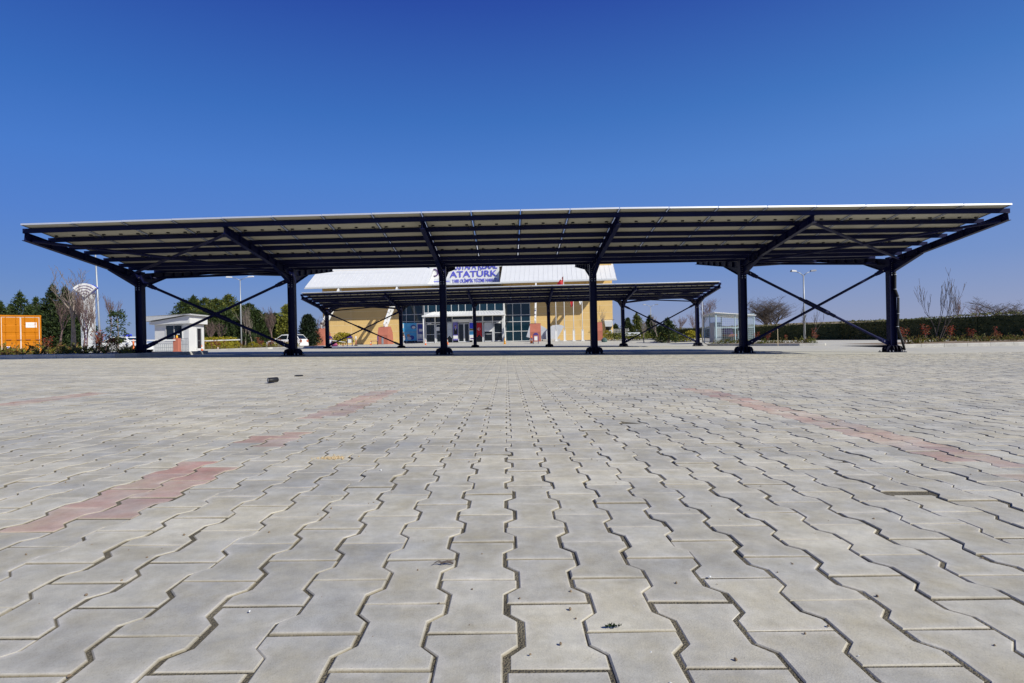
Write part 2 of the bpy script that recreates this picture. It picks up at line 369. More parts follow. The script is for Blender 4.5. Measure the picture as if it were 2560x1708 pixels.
hill('hills',[(1500,842),(1600,830),(1700,824),(1800,818),(1900,812),(2000,807),(2100,803.5),(2200,801),(2300,799),(2400,794),(2500,791),(2600,789),(2900,780),(3300,790)],420,160,fieldm)
hill('hills',[(1900,836),(2000,828),(2100,806),(2200,799.5),(2280,797),(2400,794),(2600,792),(3000,800)],700,150,fieldg)
# ------------------------------------------------------------------ solar canopy
def build_canopy(X0,Y0,label):
    b_=4.62; n=6; s=.132
    root=thing('solar_canopy',(X0,Y0,0),label,'solar canopy','solar carports in the car park')
    us=[(k-2.5)*b_ for k in range(n)]
    ZO=[-.075,-.01,.03,.045,.005,-.035] if Y0<20 else [-.03,0,.015,.02,0,-.01]
    def rb(v,side,u=None):     # rafter bottom; the long roof is not perfectly level from bay to bay
        z=2.51+(s if side<0 else .16)*abs(v)
        if u is not None and side<0: z+=float(np.interp(u,us,ZO))*max(0,(abs(v)-.1))/4.2
        return z
    RD=.19
    # column mesh (local, top at z=2.55)
    def bolt(par,loc,kind):
        if kind not in BM_:
            b=MB()
            if kind==0: b.lathe([(.018,0),(.018,.02),(.012,.02),(.012,.05)],6)
            elif kind==1: b.box((-.011,-.010,-.011),(.011,0,.011))
            else: b.box((-.012,-.012,-.012),(.012,.0,.012))
            o=b.build('bolt',M['bolt'],par); BM_[kind]=o.data
        else:
            o=bpy.data.objects.new('bolt',BM_[kind]); COL.objects.link(o); o.parent=par
        o.location=loc
    BM_={}
    for k,u in enumerate(us):
        zb=gz(X0+u,10)
        m=MB()
        for sx in (-1,1): m.box((u+sx*.1-(.012 if sx>0 else 0),-.1,zb+.02),(u+sx*.1+(.012 if sx<0 else 0),.1,2.755))
        m.box((u-.088,-.006,zb+.02),(u+.088,.006,2.755))
        m.box((u-.088,-.09,2.56),(u+.088,-.0065,2.755))
        m.box((u-.1,-.1,2.30),(u+.1,-.112,2.60))
        col=m.build('column',M['navy'],root)
        g=MB(); g.box((u-.27,-.27,zb-.01),(u+.27,.27,zb+.022))
        g.build('base_plate',M['plate'],col)
        lob=[(0,0),(.15,0),(.15,.09),(.11,.165),(.04,.19),(0,.19)]
        g=MB()
        for sx in (-1,1):
            for y in (-.102,.0,.102): g.prism([(a*sx,c) for a,c in lob],(u+sx*.1,y-.006,zb+.022),(1,0,0),(0,0,1),(0,1,0),.012)
            for x in (-.1,.0,.1): g.prism([(a*sx,c) for a,c in lob],(u+x-.006,sx*.1,zb+.022),(0,1,0),(0,0,1),(1,0,0),.012)
        g.prism([(-.25,0),(.25,0),(.25,.09),(.21,.165),(.13,.19),(-.13,.19),(-.21,.165),(-.25,.09)],(u,-.125,zb+.022),(1,0,0),(0,0,1),(0,1,0),.012)
        g.build('gusset',M['plate'],col)
        for sx in (-1,1):
            for sy in (-1,1):
                for o in (.13,.23): bolt(col,(u+sx*o,sy*.235,zb+.022),0)
        for q in range(7):
            for sx in (-.045,.045): bolt(col,(u+sx,-.112,2.2+q*.062),1)
        # rafters front (-v) and rear (+v)
        for side in (-1,1):
            Lr=4.15
            m=MB(); p=(u,side*.1,rb(.1,side,u)+RD/2); q=(u,side*Lr,rb(Lr,side,u)+RD/2)
            m.ibeam(p,q,.11,RD,.011,.008)
            # haunch
            m.prism([(side*.1,2.29),(side*1.33,rb(1.33,side,u)-.001),(side*.1,2.6)],(u-.005,0,0),(0,1,0),(0,0,1),(1,0,0),.01)
            m.bar((u,side*.1,2.285),(u,side*1.33,rb(1.33,side,u)-.008),.11,.011)
            for j in range(1,8):
                v=side*(.1+j*.55); z=rb(abs(v),side,u)
                m.box((u-.05,v-.004,z+.011),(u+.05,v+.004,z+RD-.011))
            m.build('rafter',M['navy'],root)
    # purlins
    for side in (-1,1):
        for a in (.83,1.45,2.18,2.70,3.36,4.10):
            sl=s if side<0 else .16
            m=MB(); y=side*a
            e0,e1=us[0]-.06,us[-1]+.06; xs_=[e0]+us[1:-1]+[e1]
            for xa,xb in zip(xs_[:-1],xs_[1:]):
                za,zb_=[rb(a,side,x)+RD for x in (xa,xb)]
                for (a0,b0,a1,b1) in ((-.03,0,.03,.006),(-.03,.096,.03,.102),(-.03,.006,-.024,.096)):
                    m.add([(xa,y+a0,za+b0),(xb,y+a0,zb_+b0),(xb,y+a1,zb_+b0),(xa,y+a1,za+b0),(xa,y+a0,za+b1),(xb,y+a0,zb_+b1),(xb,y+a1,zb_+b1),(xa,y+a1,za+b1)],[(0,3,2,1),(4,5,6,7),(0,1,5,4),(1,2,6,5),(2,3,7,6),(3,0,4,7)])
            m.build('purlin',M['navy'],root)
    # gutter
    m=MB(); z=2.70
    m.box((us[0]-.05,-.26,z+.14),(us[-1]+.05,.26,z+.144)); 
    for sy in (-.26,.256): m.box((us[0]-.05,sy,z+.144),(us[-1]+.05,sy+.004,z+.26))
    m.build('gutter',M['plate'],root)
    m=MB()
    for sy,dz_ in ((-.42,0),(.42,.10)): m.box((us[0]-.05,sy-.03,rb(.42,-1)+RD+dz_),(us[-1]+.05,sy+.03,rb(.42,-1)+RD+.10+dz_*.2))
    m.build('eaves_beam',M['navy'],root)
    # braces in end bays
    for (k0,k1) in ((0,1),(4,5)):
        u0,u1=us[k0],us[k1]; z0,z1=gz(X0+u0)+.27,gz(X0+u1)+.27
        for d in (0,1):
            p=Vector((u0+.10,.0,2.42 if d==0 else z0)); q=Vector((u1-.10,.0,z1 if d==0 else 2.42))
            dr=(q-p).normalized(); m=MB(); off=Vector((0,-.0,0))
            m.tube([p+dr*.25,q-dr*.25],.040,10)
            for e,sg in ((p,1),(q,-1)):
                m.bar(e,e+dr*sg*.34,.016,.13); m.bar(e+dr*sg*.14,e+dr*sg*.42,.05,.10)
            br=m.build('cross_brace',M['navy'],root,)
            for e,sg in ((p,1),(q,-1)):
                for t in (.17,.27): c=e+dr*sg*t; bolt(br,(c.x,-.025,c.z),2)
            if d==0:
                c=(p+q)/2
                m2=MB(); m2.bar(c-dr*.42,c+dr*.42,.03,.13); m2.bar(c-dr*.62,c+dr*.62,.05,.09); m2.build('splice_plate',M['plate'],br)
                for t in (-.32,-.2,.2,.32): e=c+dr*t; bolt(br,(e.x,-.026,e.z),2)
        MB().bar((u0,3.95,rb(3.95,1)+.07),(u1,3.95,rb(3.95,1)+.07),.09,.10).build('strut',M['navy'],root)
        for side in (-1,1):
            pa=[(u0+.06,4.0),(u1-.06,.55)]; pb=[(u1-.06,4.0),(u0+.06,.55)]
            for (a,b2) in (pa,pb):
                p=Vector((a[0],side*a[1],rb(a[1],side,a[0])+.03)); q=Vector((b2[0],side*b2[1],rb(b2[1],side,b2[0])+.03))
                MB().tube([p,q],.036,8).build('roof_brace',M['navy'],root)
    # panels: 20 across, 2 rows per wing
    pw=22.95/20; gap=.018; pl=1.985
    def panel():
        # local: origin centre of underside, x width, y length
        hw=pw/2-gap/2; hl=pl/2-.006
        o=MB().box((-hw+.012,-hl+.012,.010),(hw-.012,hl-.012,.014),0).box((-hw+.012,-hl+.012,.030),(hw-.012,hl-.012,.034),1).build('solar_panel',[M['back'],M['cell']],root)
        f=MB()
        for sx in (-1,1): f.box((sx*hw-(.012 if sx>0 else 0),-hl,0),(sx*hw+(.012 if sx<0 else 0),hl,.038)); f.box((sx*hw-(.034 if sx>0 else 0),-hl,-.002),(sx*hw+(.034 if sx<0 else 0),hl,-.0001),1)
        for sy in (-1,1): f.box((-hw+.012,sy*hl-(.012 if sy>0 else 0),0),(hw-.012,sy*hl+(.012 if sy<0 else 0),.038))
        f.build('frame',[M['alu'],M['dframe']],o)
        j=MB().bevbox((-.035,-.022,-.014),(.035,.022,.009),.005)
        for i,dx in enumerate((-.41,0,.41)):
            jb=j.build('junction_box',M['black'],o) if i==0 else jb.copy()
            if i: COL.objects.link(jb); jb.parent=o
            jb.location=(dx*hw/.56,-.13,0)
        for sx in (-1,1): MB().tube([(sx*.42,-.13,-.012),(sx*.47,-.10,-.03),(sx*.50,-.03,-.045),(sx*.54,.0,-.03)],.008,5).build('cable',M['black'],o)
        return o
    first=None
    for side in (-1,1):
        sl=s if side<0 else .16
        for row in (0,1):
            c=.42+ (row+.5)*pl*.9915
            for i in range(20):
                x=-22.95/2+(i+.5)*pw
                if first is None: o=first=panel()
                else: o=copy_tree(first,root)
                z=rb(c,side,x)+RD+.105; rx=(rb(c+.5,side,x)-rb(c-.5,side,x)); ry=rb(c,side,x+.5)-rb(c,side,x-.5); o.location=(x,side*c,z); o.rotation_euler=(math.atan(rx)*side,-math.atan(ry),0)
    return root
c1=build_canopy(.39,17.5,'near large navy steel canopy roofed with solar panels')
c2=build_canopy(.36,35.5,'farther navy steel solar canopy standing behind the near one')
c2.location.x=.36; c2.location.z=-.03; c2.rotation_euler=(0,-.005,-.018)
m=MB(); p=[(11.9,17.42,2.5),(11.98,17.4,2.2),(11.97,17.4,1.75),(12.06,17.4,1.5),(12.05,17.4,1.0),(12.02,17.4,.6),(12.12,17.38,.25),(12.2,17.36,-.12)]
MB().tube([(a-.36,b-17.5,c) for a,b,c in p],.035,8).build('conduit',M['black'],c1,True)
m=MB()
for a,b,c in p[1:6]: m.lathe([(.04,0),(.04,.015)],10,0,(a-.36,b-17.5,c))
m.build('cable_clip',M['alu'],c1)
pts=[(11.75,0,.9),(11.8,-.02,.4),(11.9,-.1,0),(12.1,-.4,-.17),(12.6,-.5,-.16),(13.0,-.3,-.17)]
MB().tube(pts,.02,6).build('conduit',M['black'],c2,True)

# ------------------------------------------------------------------ vegetation
def leaves(b,C,size,mi=0,asp=.5,up=None):
    for c in C:
        a=random.uniform(0,6.28); e=random.uniform(-.9,.9); d=Vector((math.cos(a)*math.cos(e),math.sin(a)*math.cos(e),math.sin(e)))
        if up: d=(d+Vector(up)).normalized()
        n=Vector((random.gauss(0,1),random.gauss(0,1),random.gauss(0,1))); s_=d.cross(n).normalized(); L=size*random.uniform(.6,1.4); W=L*asp
        c=Vector(c); m_=mi if isinstance(mi,int) else random.choice(mi)
        b.add([c-d*L*.5,c+s_*W*.5,c+d*L*.5,c-s_*W*.5],[(0,1,2,3)],m_)
def conifer(h,r,seed,dense=1.0,full=.75):
    random.seed(seed); b=MB()
    nb=int(400*dense)
    lean=(random.uniform(-.03,.03)*h,random.uniform(-.03,.03)*h)
    lump=[random.uniform(.65,1.15) for _ in range(14)]
    for i in range(nb):
        t=random.random()**.8; z=h*(.04+.94*t); ang=random.uniform(0,6.283)
        R=r*(1-t)**full*lump[int(ang*2.2)%14]*random.uniform(.75,1.15)+.08
        if t<.12: R*=.7+t*2.5
        n=int(6+R*7)
        cx,cy=lean[0]*t,lean[1]*t
        for k in range(n):
            f=random.uniform(.25,1.0); zz=z+R*f*random.uniform(-.12,.22)
            c=Vector((cx+math.cos(ang)*R*f+random.gauss(0,.07),cy+math.sin(ang)*R*f+random.gauss(0,.07),zz+random.gauss(0,.06)))
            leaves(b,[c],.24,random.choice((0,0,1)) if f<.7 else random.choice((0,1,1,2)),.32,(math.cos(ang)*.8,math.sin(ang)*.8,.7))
    for k in range(10): leaves(b,[(lean[0],lean[1],h*(.95+.008*k))],.22,1,.3,(0,0,2))
    return b
def bare(h,seed,r0=.08,spread=.45,levels=4,up=.35,nmain=1,lean=0,kink=.12,min_k=None):
    random.seed(seed); tr=MB(); br=MB()
    def grow(p,d,L,r,lv):
        pts=[p]; rad=[r]; n=4; q=p.copy(); dd=d.copy()
        for i in range(n):
            dd=(dd+Vector((random.gauss(0,kink),random.gauss(0,kink),random.gauss(0,kink)*.5+up*.08))).normalized()
            q=q+dd*L/n; pts.append(q.copy()); rad.append(max(r*(1-.6*(i+1)/n),.007))
        (tr if lv==0 else br).tube(pts,rad,6 if lv==0 else (4 if lv<3 else 3),cap=False)
        if lv>=levels: return
        nk=[6,5,4,3,2][lv] if min_k is None else min_k[lv]
        for k in range(nk):
            f=random.uniform(.5 if lv==0 else .2,1); i=min(int(f*n),n-1); c=pts[i].lerp(pts[i+1],f*n-i)
            a=random.uniform(0,6.283); side=Vector((math.cos(a),math.sin(a),0))
            d2=(dd*(1-spread)+side*spread*1.2+Vector((0,0,up))).normalized()
            grow(c,d2,L*random.uniform(.45,.72),max(rad[i]*.55,.007),lv+1)
    for k in range(nmain):
        a=k*6.283/nmain+random.random(); s_=.25 if nmain>1 else 0
        grow(Vector((math.cos(a)*.06,math.sin(a)*.06,0)) if nmain>1 else Vector((0,0,0)),Vector((math.cos(a)*s_+lean,math.sin(a)*s_,1)).normalized(),h*(.45 if nmain==1 else .55),r0,0)
    return tr,br
CON=['gn_d','gn_m','gn_y']
def mk_conifer(h,r,seed,pal,loc,label,group,dense=1,full=.75):
    t=thing('conifer_tree',loc,label,'tree',group)
    MB().tube([(0,0,-.1),(0,0,h*.5),(0,0,h*.9)],[.14,.09,.03],7).build('trunk',M['barkd'],t)
    conifer(h,r,seed,dense,full).build('crown',[M[x] for x in pal],t); return t
def mk_bare(h,seed,loc,label,group,m='bark',**k):
    t=thing('bare_tree',loc,label,'tree',group); a,b=bare(h,seed,**k); zm=max(p[2] for p in b.v); a.build('trunk',M[m],t,True); b.build('crown',M[m],t,True); f=h/zm; t.scale=(f,f,f); return t
# conifers left of the gate road (D ~45)
P0=('gn_d','gn_d','gn_m'); P1=('gn_d','gn_m','gn_m'); P2=('gn_m','gn_y','gn_m')
def htop(px,py,D): return pt(px,py,D).z
lay=[(5,752,58,2.1,P1),(55,728,60,2.5,P1),(95,742,62,2.3,P1),(130,712,50,2.0,P0),(160,716,52,2.0,P0),(180,735,54,1.7,P0),(-60,740,60,2.6,P1),(205,760,53,1.5,P0),(30,760,64,2.2,P1),(-25,765,57,2.0,P0),(112,760,50,1.6,P1),(75,765,52,1.8,P1),(150,755,48,1.6,P0),(-10,775,54,1.8,P1),(190,770,50,1.4,P0)]
LB=['evergreen tree behind the orange container','evergreen tree with dark crown behind the white pylon']
for i,(px,py,D,r,P) in enumerate(lay):
    g=gp(px,D); h=htop(px,py,D)-g.z
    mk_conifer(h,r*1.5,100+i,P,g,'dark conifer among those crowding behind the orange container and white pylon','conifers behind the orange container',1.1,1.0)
lay=[(462,752,62,1.9,P1),(487,742,64,2.0,P1),(517,742,62,2.2,P2),(545,744,60,2.2,P2),(575,738,62,2.0,P2),(600,756,63,2.0,P1),(625,762,64,1.9,P1),(648,778,62,1.6,P1),(668,780,64,1.6,P0),(690,778,66,1.6,P1),(475,775,58,1.6,P1),(560,765,58,1.9,P1),(533,770,57,1.9,P1),(605,785,57,1.7,P0),(500,775,57,1.7,P0)]
for i,(px,py,D,r,P) in enumerate(lay):
    g=gp(px,D); h=htop(px,py,D)-g.z
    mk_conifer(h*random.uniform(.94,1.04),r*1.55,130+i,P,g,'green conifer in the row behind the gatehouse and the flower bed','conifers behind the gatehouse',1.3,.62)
g=gp(718,63); mk_conifer(htop(712,762,63)-g.z,1.3,150,('lime','gn_y','lime'),g,'light yellow green conifer just behind the second front column',None,1.8,.35)
g=gp(770,62); mk_conifer(htop(770,786,62)-g.z,1.3,151,('gn_x','gn_x','gn_d'),g,'very dark rounded cypress left of the salmon pedestal',None,1.8,.45)
# right garden conifers
lay=[(1540,810,80,1.2,P1),(1570,795,78,1.6,P0),(1595,784,70,1.7,P2),(1625,790,72,1.7,P0),(1650,815,66,1.3,P1),(1672,795,60,1.5,P1)]
for i,(px,py,D,r,P) in enumerate(lay):
    g=gp(px,D); h=htop(px,py,D)-g.z
    mk_conifer(h,r*.95,160+i,P,g,'leafy evergreen tree in the garden to the right of the ochre building','trees right of the ochre building',.8,.8)
# bare trees
def bt(px,py,D,seed,label,group=None,m='bark',**k):
    g=gp(px,D); return mk_bare(htop(px,py,D)-g.z,seed,g,label,group,m,**k)
bt(185,665,40,1,'tall leafless tree with pale forked trunk left of the pylon',None,'bark',r0=.15,spread=.42,levels=4,up=.5,min_k=[6,4,3,3])
bt(150,705,41,2,'leafless reddish tree in front of the dark conifers',None,'barkr',r0=.09,spread=.35,levels=3,up=.6)
bt(212,700,36,3,'thin leafless tree overlapping the white pylon',None,'barkr',r0=.06,spread=.3,levels=3,up=.6,nmain=3)
bt(258,730,36,31,'slender leafless sapling right of the pylon',None,'barkr',r0=.04,spread=.3,levels=3,up=.7,nmain=2)
bt(612,752,56,4,'pale leafless tree with white trunk before the conifer row',None,'bark',r0=.09,spread=.3,levels=3,up=.6)
bt(632,775,56,5,'short pale leafless tree beside the white trunked one',None,'bark',r0=.06,spread=.3,levels=3,up=.6)
bt(680,765,57,6,'bushy leafless tree left of the white off roader',None,'barkr',r0=.08,spread=.4,levels=4,up=.4)
bt(535,790,54,7,'leafless shrubby tree just right of the gatehouse',None,'barkr',r0=.05,spread=.35,levels=3,up=.4,nmain=3)
bt(800,790,70,8,'leafless tree in the gap left of the ochre wall',None,'barkr',r0=.08,spread=.45,levels=4,up=.3)
bt(1505,770,68,9,'small leafless tree in front of the ochre wall corner',None,'bark',r0=.08,spread=.4,levels=2,up=.4)
bt(1610,800,62,10,'slim leafless tree in the right hand garden',None,'bark',r0=.05,spread=.35,levels=3,up=.5)
bt(1645,780,64,11,'pale leafless tree behind the garden evergreens',None,'bark',r0=.06,spread=.4,levels=3,up=.5)
bt(1700,790,85,12,'hazy leafless tree left of the pale blue cage',None,'barkr',r0=.09,spread=.45,levels=4,up=.3)
bt(1762,742,90,13,'large brownish leafless tree behind the pale blue cage',None,'barkr',r0=.12,spread=.45,levels=4,up=.35)
bt(1735,770,95,14,'leafless tree in the hedge line beside the lamp post',None,'barkr',r0=.1,spread=.45,levels=4,up=.35)
bt(1930,738,85,15,'broad round leafless tree standing beyond the hedge',None,'barkd',r0=.20,spread=.62,levels=4,up=.2,nmain=4,min_k=[8,6,5,4])
bt(2010,800,80,16,'low twiggy leafless tree right of the round one',None,'barkd',r0=.08,spread=.6,levels=4,up=.1)
bt(2022,762,34,17,'thin upright leafless tree in the kerbed island',None,'barkd',r0=.022,spread=.22,levels=2,up=.8,nmain=2,min_k=[4,4,3])
bt(2345,668,26,18,'tall multi stemmed leafless tree in front of the right hedge',None,'barkd',r0=.026,spread=.15,levels=3,up=1.0,nmain=4,min_k=[4,3,2,2])
bt(2392,738,48,19,'slender leafless tree behind the right hedge',None,'barkr',r0=.05,spread=.3,levels=3,up=.6)
bt(2425,760,52,20,'small faint leafless tree between the taller ones',None,'barkr',r0=.05,spread=.4,levels=3,up=.4)
bt(2480,740,60,21,'dark spreading leafless tree near the right edge',None,'barkd',r0=.14,spread=.62,levels=4,up=.12,nmain=2)
bt(2540,748,58,22,'dark leafless tree at the right edge of the picture',None,'barkd',r0=.13,spread=.6,levels=4,up=.12,nmain=2)
bt(2204,797,300,25,'tiny far tree on the field beyond the hedge',None,'barkd',r0=.2,spread=.6,levels=3,up=.1)
# young evergreen on the left bed
g=gp(295,24); t=thing('young_tree',g,'young broadleaf evergreen tree in front of the parked sedan','tree')
hh=htop(295,778,24)-g.z; a=MB().tube([(0,0,0),(.03,0,hh*.5),(0,0,hh*.95)],[.035,.025,.01],6).build('trunk',M['bark'],t)
b=MB(); random.seed(5)
for k in range(90):
    z=hh*random.uniform(.25,1); R=.48*math.sin(math.pi*min(1,(z/hh-.18)/.9))**.7+.06; an=random.uniform(0,6.28); c=(math.cos(an)*R*random.random(),math.sin(an)*R*random.random(),z)
    leaves(b,[(c[0]+random.gauss(0,.05),c[1]+random.gauss(0,.05),c[2]+random.gauss(0,.05)) for _ in range(11)],.09,(0,1,1),.5)
b.build('crown',[M['gn_d'],M['gn_m']],t)
# shrubs
def mk_shrub(kind,seed):
    random.seed(seed); t=thing('shrub',(0,0,-50),'x','shrub')
    st=MB(); lf=MB()
    if kind=='spiky':
        mats=['gn_y','lime','brl']; n=9
        for k in range(n):
            a=random.uniform(0,6.28); L=random.uniform(.35,.75); e=random.uniform(.5,1.2); d=Vector((math.cos(a)*math.cos(e),math.sin(a)*math.cos(e),math.sin(e)))
            st.tube([(0,0,0),d*L],[.008,.003],4)
            for j in range(16):
                f=random.uniform(.12,1); c=d*L*f; leaves(lf,[c+Vector([random.gauss(0,.02)]*3)],.12,random.choice((0,0,1,2)),.35,d*1.4)
    elif kind=='red':
        mats=['redl','redl','brl']; n=5
        for k in range(n):
            a=random.uniform(0,6.28); L=random.uniform(.6,1.0); d=Vector((math.cos(a)*.2,math.sin(a)*.2,1)).normalized()
            st.tube([(0,0,0),d*L],[.008,.004],4)
            for j in range(26):
                f=random.uniform(.4,1)**.7; c=d*L*f; leaves(lf,[c+Vector((random.gauss(0,.06),random.gauss(0,.06),0))],.08,(0,1,2),.4)
    elif kind=='yellow':
        mats=['yel','lime','yel']
        for j in range(420):
            a=random.uniform(0,6.28); e=random.uniform(0,1.5); R=.5*random.uniform(.75,1.08); leaves(lf,[(math.cos(a)*math.cos(e)*R,math.sin(a)*math.cos(e)*R,.1+math.sin(e)*R*1.15)],.10,(0,0,1,2),.5)
        st.tube([(0,0,0),(0,0,.3)],.02,5)
    else:
        mats=['gn_m','lime','gn_y']
        for j in range(300):
            a=random.uniform(0,6.28); e=random.uniform(0,1.5); R=.4*random.uniform(.5,1.1); leaves(lf,[(math.cos(a)*math.cos(e)*R,math.sin(a)*math.cos(e)*R,.05+math.sin(e)*R)],.09,(0,1,2),.5)
        st.tube([(0,0,0),(0,0,.2)],.02,5)
    st.build('stem',M['barkr'],t); lf.build('foliage',[M[x] for x in mats],t); return t
SH={k:[mk_shrub(k,50+i+10*j) for i in range(4)] for j,k in enumerate(('spiky','red','yellow','green'))}
USED=set()
def shrub(kind,loc,label,group,s=1):
    src=random.choice(SH[kind])
    rz=random.uniform(0,6.28)
    if src.name not in USED:
        USED.add(src.name); o=src; o.location=loc; o.rotation_euler=(0,0,rz); o.scale=(s,)*3; o['label']=label; o['group']=group; return o
    return dup(src,loc,rz,label,s,group)
random.seed(21)
BG='low plants in the left kerbed bed'
for k in range(46):
    px=-40+k*8.3+random.uniform(-4,4); D=random.choice((16.6,17.2,18.2,19.2)); g=gp(px,D); g.z+=.08
    kd=random.choice(('spiky','spiky','spiky','spiky','green','red'))
    s=random.uniform(.42,.72)
    shrub(kd,g,{'spiky':'arching green and bronze plant in the kerbed bed below the orange container','green':'small round green shrub in the kerbed bed below the orange container','red':'upright red leaved plant in the kerbed bed below the orange container'}[kd],BG+' '+kd,s)
g=gp(248,22); g.z+=.05; shrub('red',g,'tall red tipped shrub beside the mast in the left bed',None,1.15)
for k in range(44):
    px=508+k*5.6; D=random.choice((44,46,48)); g=gp(px,D); g.z+=.05; kd=random.choice(('red','red','spiky','spiky','spiky','yellow')) 
    shrub(kd,g,{'spiky':'bronze green plant in the long flower bed right of the gatehouse','yellow':'yellow leaved plant in the long flower bed right of the gatehouse','red':'red leaved plant in the long flower bed right of the gatehouse'}[kd],'plants in the flower bed by the gatehouse '+kd,random.uniform(.6,1.0))
for k in range(9):
    px=515+k*8; g=gp(px,52); shrub('yellow',g,'clipped bright yellow bush behind the red plants beside the gatehouse','yellow bushes beside the gatehouse',1.7)
for px,s in ((772,1.7),(786,1.5),(760,1.3)):
    shrub('yellow',gp(px,65),'bright yellow bush between the white off roader and the salmon pedestal','yellow bushes by the off roader',s)
for px,s,kd in ((840,2.0,'green'),(852,2.3,'yellow'),(864,2.3,'yellow'),(868,1.8,'yellow')):
    shrub(kd,gp(px,74),'rounded %s bush against the foot of the left ochre wall'%kd,'bushes at the left ochre wall '+kd,s)
for k in range(26):
    px=1510+k*9; D=random.choice((66,69,72)) if px<1640 else 62; kd=random.choice(('green','yellow','green'))
    shrub(kd,gp(px,D),'low %s bush in the garden strip right of the ochre building'%('yellow' if kd=='yellow' else 'green'),'bushes in the right garden '+kd,random.uniform(1.2,2.0))
for k in range(34):
    px=1780+k*7.8; D=33 if px>1880 else 38; g=gp(px,D); g.z+=.06; kd=random.choice(('red','spiky','spiky','green')) if px>1870 else random.choice(('spiky','green'))
    shrub(kd,g,{'spiky':'bronze green plant in the kerbed island by the pale blue cage','green':'green tuft in the kerbed island by the pale blue cage','red':'red leaved plant in the kerbed island by the pale blue cage'}[kd],'plants in the island '+kd,random.uniform(.45,.75)*(1.3 if kd=='red' else 1))
for k in range(44):
    px=2262+k*8; D=random.choice((24,25,27)); g=gp(px,D); g.z+=.06; kd=random.choice(('red','spiky','spiky','spiky'))
    shrub(kd,g,{'spiky':'arching bronze plant in the kerbed strip before the right hedge','red':'upright red plant in the kerbed strip before the right hedge'}[kd],'plants in the right strip '+kd,random.uniform(.5,.8)*(1.4 if kd=='red' else 1))
for k,v in SH.items():
    for o in v:
        if o.name not in USED:
            for c in list(o.children): bpy.data.objects.remove(c)
            bpy.data.objects.remove(o)
# hedge
def hedge(name,path,hgt,wid,label,n,zb=-.2):
    random.seed(77); b=MB(); 
    P=[Vector((x,y,0)) for x,y in path]
    for a,c in zip(P[:-1],P[1:]):
        d=(c-a).normalized(); nn=Vector((-d.y,d.x,0))*(wid/2-.08)
        b.add([a-nn+Vector((0,0,zb)),c-nn+Vector((0,0,zb)),c+nn+Vector((0,0,zb)),a+nn+Vector((0,0,zb)),a-nn+Vector((0,0,zb+hgt-.1)),c-nn+Vector((0,0,zb+hgt-.1)),c+nn+Vector((0,0,zb+hgt-.1)),a+nn+Vector((0,0,zb+hgt-.1))],
          [(0,3,2,1),(4,5,6,7),(0,1,5,4),(1,2,6,5),(2,3,7,6),(3,0,4,7)],0)
        L=(c-a).length
        for k in range(int(n*L)):
            t=random.random(); base=a.lerp(c,t); nz=math.sin(t*L*1.3)*.03+math.sin(t*L*.45+1)*.05
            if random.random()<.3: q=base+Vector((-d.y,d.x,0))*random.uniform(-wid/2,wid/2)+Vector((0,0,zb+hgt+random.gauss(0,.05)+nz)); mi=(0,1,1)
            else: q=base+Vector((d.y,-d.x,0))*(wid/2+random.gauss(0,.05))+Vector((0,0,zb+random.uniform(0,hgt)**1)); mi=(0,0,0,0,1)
            leaves(b,[q],.14,mi,.55)
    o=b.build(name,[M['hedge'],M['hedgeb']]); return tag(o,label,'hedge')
hedge('hedge',[(19,78),(33.5,56),(33.9,40),(37,22)],1.72,1.2,'long clipped dark green hedge along the right side of the car park',190)
g0=[(1625,72),(1700,66)]
# kerbs + beds
def kerb_bed(name,path,hh,w,soilpoly,label):
    b=MB(); 
    for (a,c) in zip(path[:-1],path[1:]):
        a=Vector(a);c=Vector(c); L=(c-a).length; n=max(1,int(L/.9)); d=(c-a).normalized(); nn=Vector((-d.y,d.x,0))
        for k in range(n):
            p=a+d*(L*k/n+.006); q=a+d*(L*(k+1)/n-.006); zp,zq=gz(p.x,p.y),gz(q.x,q.y)
            vs=[]
            for e,z in ((p,zp),(q,zq)):
                for o,dz in ((0,-.05),(0,hh-.02),(.02,hh),(w,hh),(w,-.05)): vs.append(e+nn*o+Vector((0,0,z+dz-e.z)))
            b.add(vs,[(0,1,2,3,4),(9,8,7,6,5),(0,5,6,1),(1,6,7,2),(2,7,8,3),(3,8,9,4)])
    tag(b.build('kerb',M['concrete']),kind='structure')
    if soilpoly:
        m=MB(); n=len(soilpoly); c=sum((Vector((x,y,0)) for x,y in soilpoly),Vector())/n
        vs=[(x,y,gz(x,y)+hh-.03) for x,y in soilpoly]+[(c.x+(x-c.x)*.6,c.y+(y-c.y)*.6,gz(x,y)+hh+.02) for x,y in soilpoly]
        m.add(vs,[(i,(i+1)%n,n+(i+1)%n,n+i) for i in range(n)]+[tuple(range(n,2*n))]); tag(m.build('soil',M['soil'],smooth=True),kind='structure')
def w3(x,y): return (x,y,0)
kerb_bed('k',[w3(-30,15.75),w3(-11.6,15.95),w3(-11.0,16.1),w3(-10.7,16.6),w3(-10.7,20.5),w3(-11.2,21)],.12,.14,[(-30,15.9),(-11.4,16.1),(-10.85,16.7),(-10.85,20.4),(-11.4,20.9),(-30,24)],'')
a=gp(505,42.5);b2=gp(745,42.5)
kerb_bed('k',[(a.x,42.3,0),(b2.x-2,42.0,0),(b2.x,43,0)],.12,.14,[(a.x,42.5),(b2.x-2,42.2),(b2.x-.2,43.2),(b2.x-.2,50),(a.x,50)],'')
a=gp(1770,36.5);b2=gp(2045,31.2)
